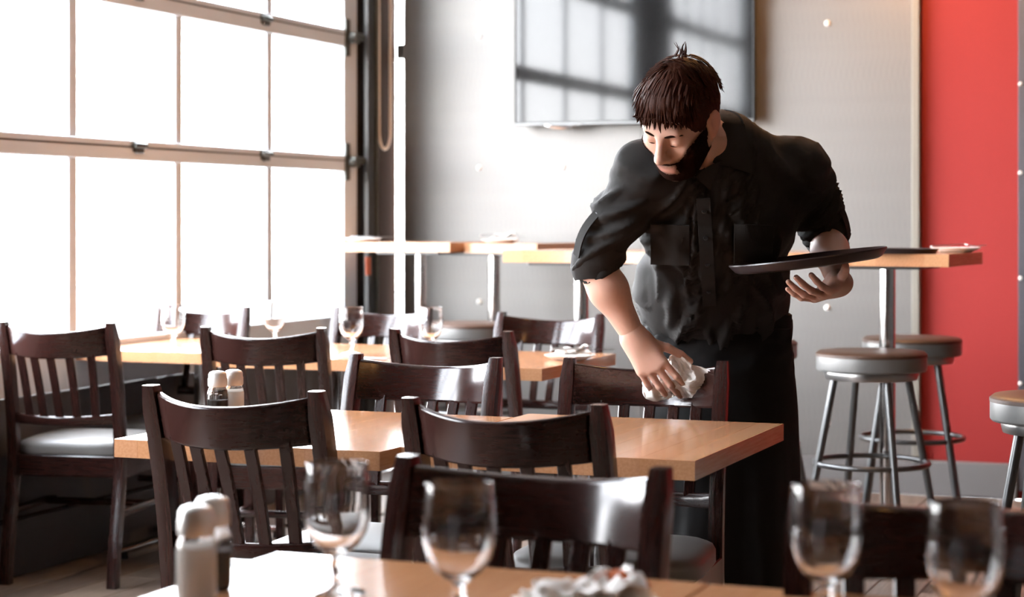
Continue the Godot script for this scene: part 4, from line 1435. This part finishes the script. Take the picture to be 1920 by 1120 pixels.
	for i in 44:
		var t := i / 43.0
		var y := lerpf(waist.y + 0.012, 0.2, t)
		var low := smoothstep(0.0, 0.35, t)
		var cx := lerpf(waist.x, hip.x + 0.008, smoothstep(0.0, 0.3, t)) 
		var cz := lerpf(waist.z, hip.z, smoothstep(0.0, 0.3, t))
		var rx := lerpf(0.18, 0.197, low)
		var rz := lerpf(0.128, 0.165, low)
		var ring := PackedVector3Array()
		for k in 72:
			var an := TAU * k / 72.0
			var fd := 0.0
			fd += 0.013 * t * sin(an * 7.0 + 1.5 * t + 2.0 * wn.get_noise_2d(an * 1.5, t * 1.5)) * smoothstep(0.1, 0.6, t)
			var x := wn.get_noise_3d(cos(an) * 1.2 + t * 6.0, sin(an) * 1.2, t * 17.0)
			fd += 0.02 * (0.6 - 2.4 * absf(x)) * smoothstep(0.26, 0.04, t)
			ring.append(home * Vector3(cx + cos(an) * (rx + fd), y - 0.02 * cos(an) * (1.0 - t) * 0.4, cz + sin(an) * (rz + fd)))
		rings.append(ring)
	put("apron", Tri.new().loft(rings, false).mesh(70), M.apron, man)
	var band := Tri.new()
	var br := []
	for i in 72:
		var an := TAU * i / 72.0
		var r := PackedVector3Array()
		for q in [[0.0, 0.02], [0.006, 0.016], [0.006, -0.016], [0.0, -0.02], [-0.006, -0.016], [-0.006, 0.016]]:
			r.append(home * Vector3(waist.x + cos(an) * (0.184 + q[0]), waist.y - 0.008 + q[1] - 0.008 * cos(an), waist.z + sin(an) * (0.132 + q[0])))
		br.append(r)
	put("apron_band", band.loft(br, false, true).mesh(50), M.apron, man)
	# ---- trousers and shoes below the apron
	var tr := Sdf.new(Vector3(0.3, 0.02, -5.15), Vector3(0.78, 0.95, -4.7), 0.012)
	for sx in [-1, 1]:
		var h := hip + Vector3(sx * 0.085, -0.02, 0)
		var kn := Vector3(h.x + sx * 0.01, 0.5, h.z)
		var an := Vector3(h.x + sx * 0.015, 0.07, h.z - 0.05)
		tr.cap(h, kn, 0.095, 0.072, 0.03)
		tr.cap(kn, an, 0.072, 0.06, 0.02)
	tr.nets()
	tr.move(home)
	put("trousers", joined([tr]), M.trousers, man)
	for sx in [-1, 1]:
		var h := hip + Vector3(sx * 0.085, 0, 0)
		var so := Vector3(h.x + sx * 0.015, 0.0, h.z - 0.05)
		var sh := Sdf.new(so + Vector3(-0.1, -0.03, -0.14), so + Vector3(0.14, 0.16, 0.28), 0.007)
		sh.cap(so + Vector3(0, 0.045, -0.03), so + Vector3(sx * 0.025, 0.04, 0.13), 0.045, 0.04, 0.02)
		sh.cap(so + Vector3(0, 0.09, -0.02), so + Vector3(0, 0.05, 0.0), 0.045, 0.045, 0.02)
		sh.nets()
		for i in sh.vs.size():
			if sh.vs[i].y < 0.006: sh.vs[i].y = 0.006
		sh.norms()
		sh.move(home)
		put("shoe", joined([sh]), M.shoe, man)
	# ---- what he holds
	var tray := thing("serving_tray", "round dark tray that the man carries on his raised hand", "tray", P(1516, 497, 4.40), 0.0, "round black trays")
	tray.basis = Basis(Vector3(0, 0, 1), deg_to_rad(7.2)) * Basis(Vector3.RIGHT, deg_to_rad(-0.4))
	var pr := [Vector2(0, 0.004), Vector2(0.158, 0.004), Vector2(0.164, 0.007), Vector2(0.176, 0.02), Vector2(0.18, 0.021), Vector2(0.181, 0.018), Vector2(0.168, 0.002), Vector2(0.16, -0.002), Vector2(0, -0.002)]
	put("dish", Tri.new().lathe(pr, 72).mesh(35), M.tray, tray)
	var cl2 := thing("wiping_cloth", "crumpled white cloth under the man's right hand, draped over the chair back", "cloth", P(1256, 712, 4.555))
	var cn := FastNoiseLite.new()
	cn.seed = 77
	cn.frequency = 1.0
	var cf := func(uu: float, vv: float) -> Vector3:
		var an := uu * TAU
		var r := vv * (0.064 + 0.02 * sin(an * 2.0 + 0.4) + 0.009 * sin(an * 5.0) + 0.012 * cn.get_noise_2d(an * 1.2, 3.0))
		var x := cos(an) * r * 1.12
		var y := sin(an) * r * 0.85
		var ridge := 1.0 - 2.4 * absf(cn.get_noise_3d(x * 13.0 + y * 8.0, y * 9.0, 1.0))
		var z := 0.02 * ridge + 0.008 * cn.get_noise_3d(x * 34.0, y * 34.0, 7.0) + 0.02 * (1.0 - vv) - 0.016
		var q := Vector3(x + 0.008, y - x * 0.2, z + x * 0.15)
		return q
	put("cloth", Tri.new().sheet(72, 22, cf, 0.002).mesh(80), M.white_cloth, cl2)

func beard_at(p: Vector3) -> float:      # metres inside the bearded part of the face, below 0 outside it
	var ax := absf(p.x)
	var cheek := lerpf(-0.044, -0.002, smoothstep(0.03, 0.068, ax)) - p.y          # below the cheek line
	if ax < 0.03: cheek = -0.0465 - p.y
	var jaw := p.z + 0.008 + 0.35 * maxf(0.0, p.y + 0.05)                          # in front of the ear
	var throat := p.y + 0.122 + 0.25 * (0.07 - p.z)
	var m := minf(cheek, minf(jaw, throat))
	var lip := maxf(ax - 0.021, maxf(-0.0612 - p.y, p.y + 0.083) * -1.0 if p.y > -0.0612 or p.y < -0.083 else -minf(-0.0612 - p.y, p.y + 0.083))
	if p.y > -0.0612: lip = maxf(lip, p.y + 0.0612)
	elif p.y < -0.083: lip = maxf(lip, -0.083 - p.y)
	if p.z > 0.06: m = minf(m, lip)
	if ax > 0.069 and p.z < 0.02: m = minf(m, 0.069 - ax)
	return m

func make_hair(man: Node3D, t: Transform3D) -> void:
	var h := Sdf.new(Vector3(-0.11, -0.12, -0.15), Vector3(0.11, 0.16, 0.13), 0.0045)
	h.ell(Vector3(0, 0.036, -0.02), Vector3(0.083, 0.098, 0.105), 0.01)
	h.ell(Vector3(0, 0.08, 0.025), Vector3(0.06, 0.042, 0.058), 0.03)
	h.cap(Vector3(0.0, -0.01, -0.075), Vector3(0.0, -0.055, -0.07), 0.052, 0.05, 0.03)
	# cut away face, ears and neck
	h.ell(Vector3(0, -0.022, 0.1), Vector3(0.084, 0.1, 0.077), 0.008, true)
	h.ell(Vector3(0, -0.075, 0.03), Vector3(0.12, 0.08, 0.062), 0.008, true)
	for sx in [-1.0, 1.0]: h.ell(Vector3(sx * 0.088, -0.014, -0.014), Vector3(0.03, 0.036, 0.026), 0.006, true)
	h.cap(Vector3(-0.1, -0.105, -0.06), Vector3(0.1, -0.105, -0.06), 0.035, 0.035, 0.01, true)
	h.nets()
	var n := FastNoiseLite.new()
	n.seed = 9
	n.frequency = 1.0
	var rough := func(p: Vector3) -> float:
		var an := atan2(p.x, p.z + 0.03)
		return 0.003 * n.get_noise_3d(an * 9.0, p.y * 14.0, p.z * 8.0) + 0.001 * n.get_noise_3d(an * 30.0, p.y * 20.0, 4.0)
	h.push(rough)
	var m := Tri.new()
	var rng := RandomNumberGenerator.new()
	rng.seed = 12
	# locks that lie on the head, combed forward from the crown, with a loose fringe
	for i in 520:
		var a := rng.randf() * TAU
		var el := rng.randf_range(0.1, 1.45)
		var dir := Vector3(sin(a) * cos(el), sin(el), cos(a) * cos(el))
		var pts := []
		var ln := rng.randf_range(0.022, 0.04)
		var flow := (Vector3(sin(a) * 0.9, -0.35, 0.55 + 0.5 * cos(a)) + Vector3(rng.randf_range(-0.35, 0.35), 0, 0)).normalized()
		var p := Vector3(0, 0.036, -0.02) + dir * Vector3(0.087, 0.103, 0.109)
		if el < 0.5 and cos(a) > 0.2: continue
		for k in 5:
			pts.append(t * p)
			p += flow * ln / 4.0
			var q := (p - Vector3(0, 0.036, -0.02)) / Vector3(0.0895, 0.1055, 0.1115)
			if q.length() < 1.0 or k < 3: p = Vector3(0, 0.036, -0.02) + q.normalized() * Vector3(0.0895, 0.1055, 0.1115) * (1.0 + 0.006 * k)
		if p.z > 0.05 and p.y < 0.04: continue
		if p.y < -0.06 or (absf(p.x) > 0.06 and p.y < 0.025 and p.z > -0.05): continue
		m.tube(pts, [0.0008, 0.003, 0.0032, 0.0022, 0.0004], 5, 0.5)
	for i in 46:                                  # fringe over the forehead
		var x := lerpf(-0.062, 0.066, (i + rng.randf()) / 46.0)
		var z0 := sqrt(maxf(0.0, 1.0 - pow(x / 0.083, 2.0)))
		var p0 := Vector3(x, 0.092 - 0.25 * absf(x), 0.038 + 0.036 * z0)
		var tip := rng.randf_range(0.05, 0.074) - 0.1 * absf(x)
		var p1 := Vector3(x * 1.02 + rng.randf_range(-0.004, 0.004), 0.072 - 0.2 * absf(x), 0.052 + 0.036 * z0)
		var p2 := Vector3(x * 1.03 + rng.randf_range(-0.008, 0.008), tip, 0.054 + 0.04 * z0)
		m.tube([t * p0, t * p1, t * p1.lerp(p2, 0.6), t * p2], [0.002, 0.0046, 0.0036, 0.0006], 6, 0.6)
	for i in 230:                                 # the hair above the forehead, combed forward in rows
		var x := rng.randf_range(-0.07, 0.072)
		var w := sqrt(maxf(0.05, 1.0 - pow(x / 0.092, 2.0)))
		var f0 := rng.randf_range(0.25, 1.15)
		var side := x * rng.randf_range(0.02, 0.2) + rng.randf_range(-0.006, 0.006)
		var pts := []
		for k in 5:
			var fi := f0 + 0.1 * k
			var lift := 1.0 + 0.012 * k
			pts.append(t * Vector3(x + side * k * 0.25, 0.036 + 0.104 * cos(fi) * w * lift, -0.012 + 0.106 * sin(fi) * w * lift))
		m.tube(pts, [0.001, 0.0034, 0.0036, 0.0028, 0.0004], 5, 0.55)
	for i in 9:                                   # the tuft standing up on the crown
		var b := Vector3(rng.randf_range(-0.02, 0.02), 0.128, -0.06 + rng.randf_range(-0.015, 0.015))
		m.tube([t * b, t * (b + Vector3(rng.randf_range(-0.008, 0.008), 0.012, -0.012)), t * (b + Vector3(rng.randf_range(-0.012, 0.012), 0.02, -0.024))], [0.0026, 0.0018, 0.0004], 5)
	h.move(t)
	var o := put("hair", joined([h]), M.hair, man)
	put("lock", m.mesh(70), M.hair, o)

func make_collar(man: Node3D, home: Transform3D, neck0: Vector3, ht: Transform3D) -> void:
	var up := (ht.origin + ht.basis * Vector3(0, -0.1, -0.045) - neck0).normalized()
	up = (up + Vector3.UP * 0.7).normalized()
	var c := neck0 - up * 0.01 + Vector3(0.002, 0, 0.012)
	var sx := (Vector3.RIGHT - up * up.x).normalized()
	var fz := sx.cross(up)
	var stand := func(u: float, v: float) -> Vector3:      # open at the front
		var a := lerpf(-PI * 0.5 + 0.35, PI * 1.5 - 0.35, u)
		return home * (c + sx * cos(a) * (0.07 + 0.003 * v) - fz * sin(a) * (0.068 + 0.003 * v) + up * lerpf(-0.012, 0.036, v) * (0.75 + 0.25 * sin(a)))
	var fall := func(u: float, v: float) -> Vector3:       # turned down, its points at the front
		var a := lerpf(-PI * 0.5 + 0.28, PI * 1.5 - 0.28, u)
		var tip := pow(absf(u - 0.5) * 2.0, 5.0)
		var long := 0.036 + 0.036 * tip
		return home * (c + sx * cos(a) * (0.071 + 0.014 * v) - fz * sin(a) * (0.069 + 0.022 * v) + up * (0.036 * (0.75 + 0.25 * sin(a)) - long * v))
	put("collar_stand", Tri.new().sheet(40, 4, stand, 0.004).mesh(60), M.shirt, man)
	put("collar", Tri.new().sheet(48, 6, fall, 0.004).mesh(60), M.shirt, man)

func _ready() -> void:
	set_stage()
	make_materials()
	make_room()
	make_tv()
	make_lamp(room(2.45, 2.62, 0.9), LAMP * 1.7, "pendant lamp above the red wall, out of the picture")
	make_lamp(Vector3(0.85, 2.66, -5.5), LAMP * 1.3, "pendant lamp above and right of the man, out of the picture")
	make_lamp(room(5.2, 2.7, 6.4), LAMP * 0.6, "pendant lamp nearer to the camera, out of the picture")
	furnish()
	make_waiter()

const LAMP := 0.95
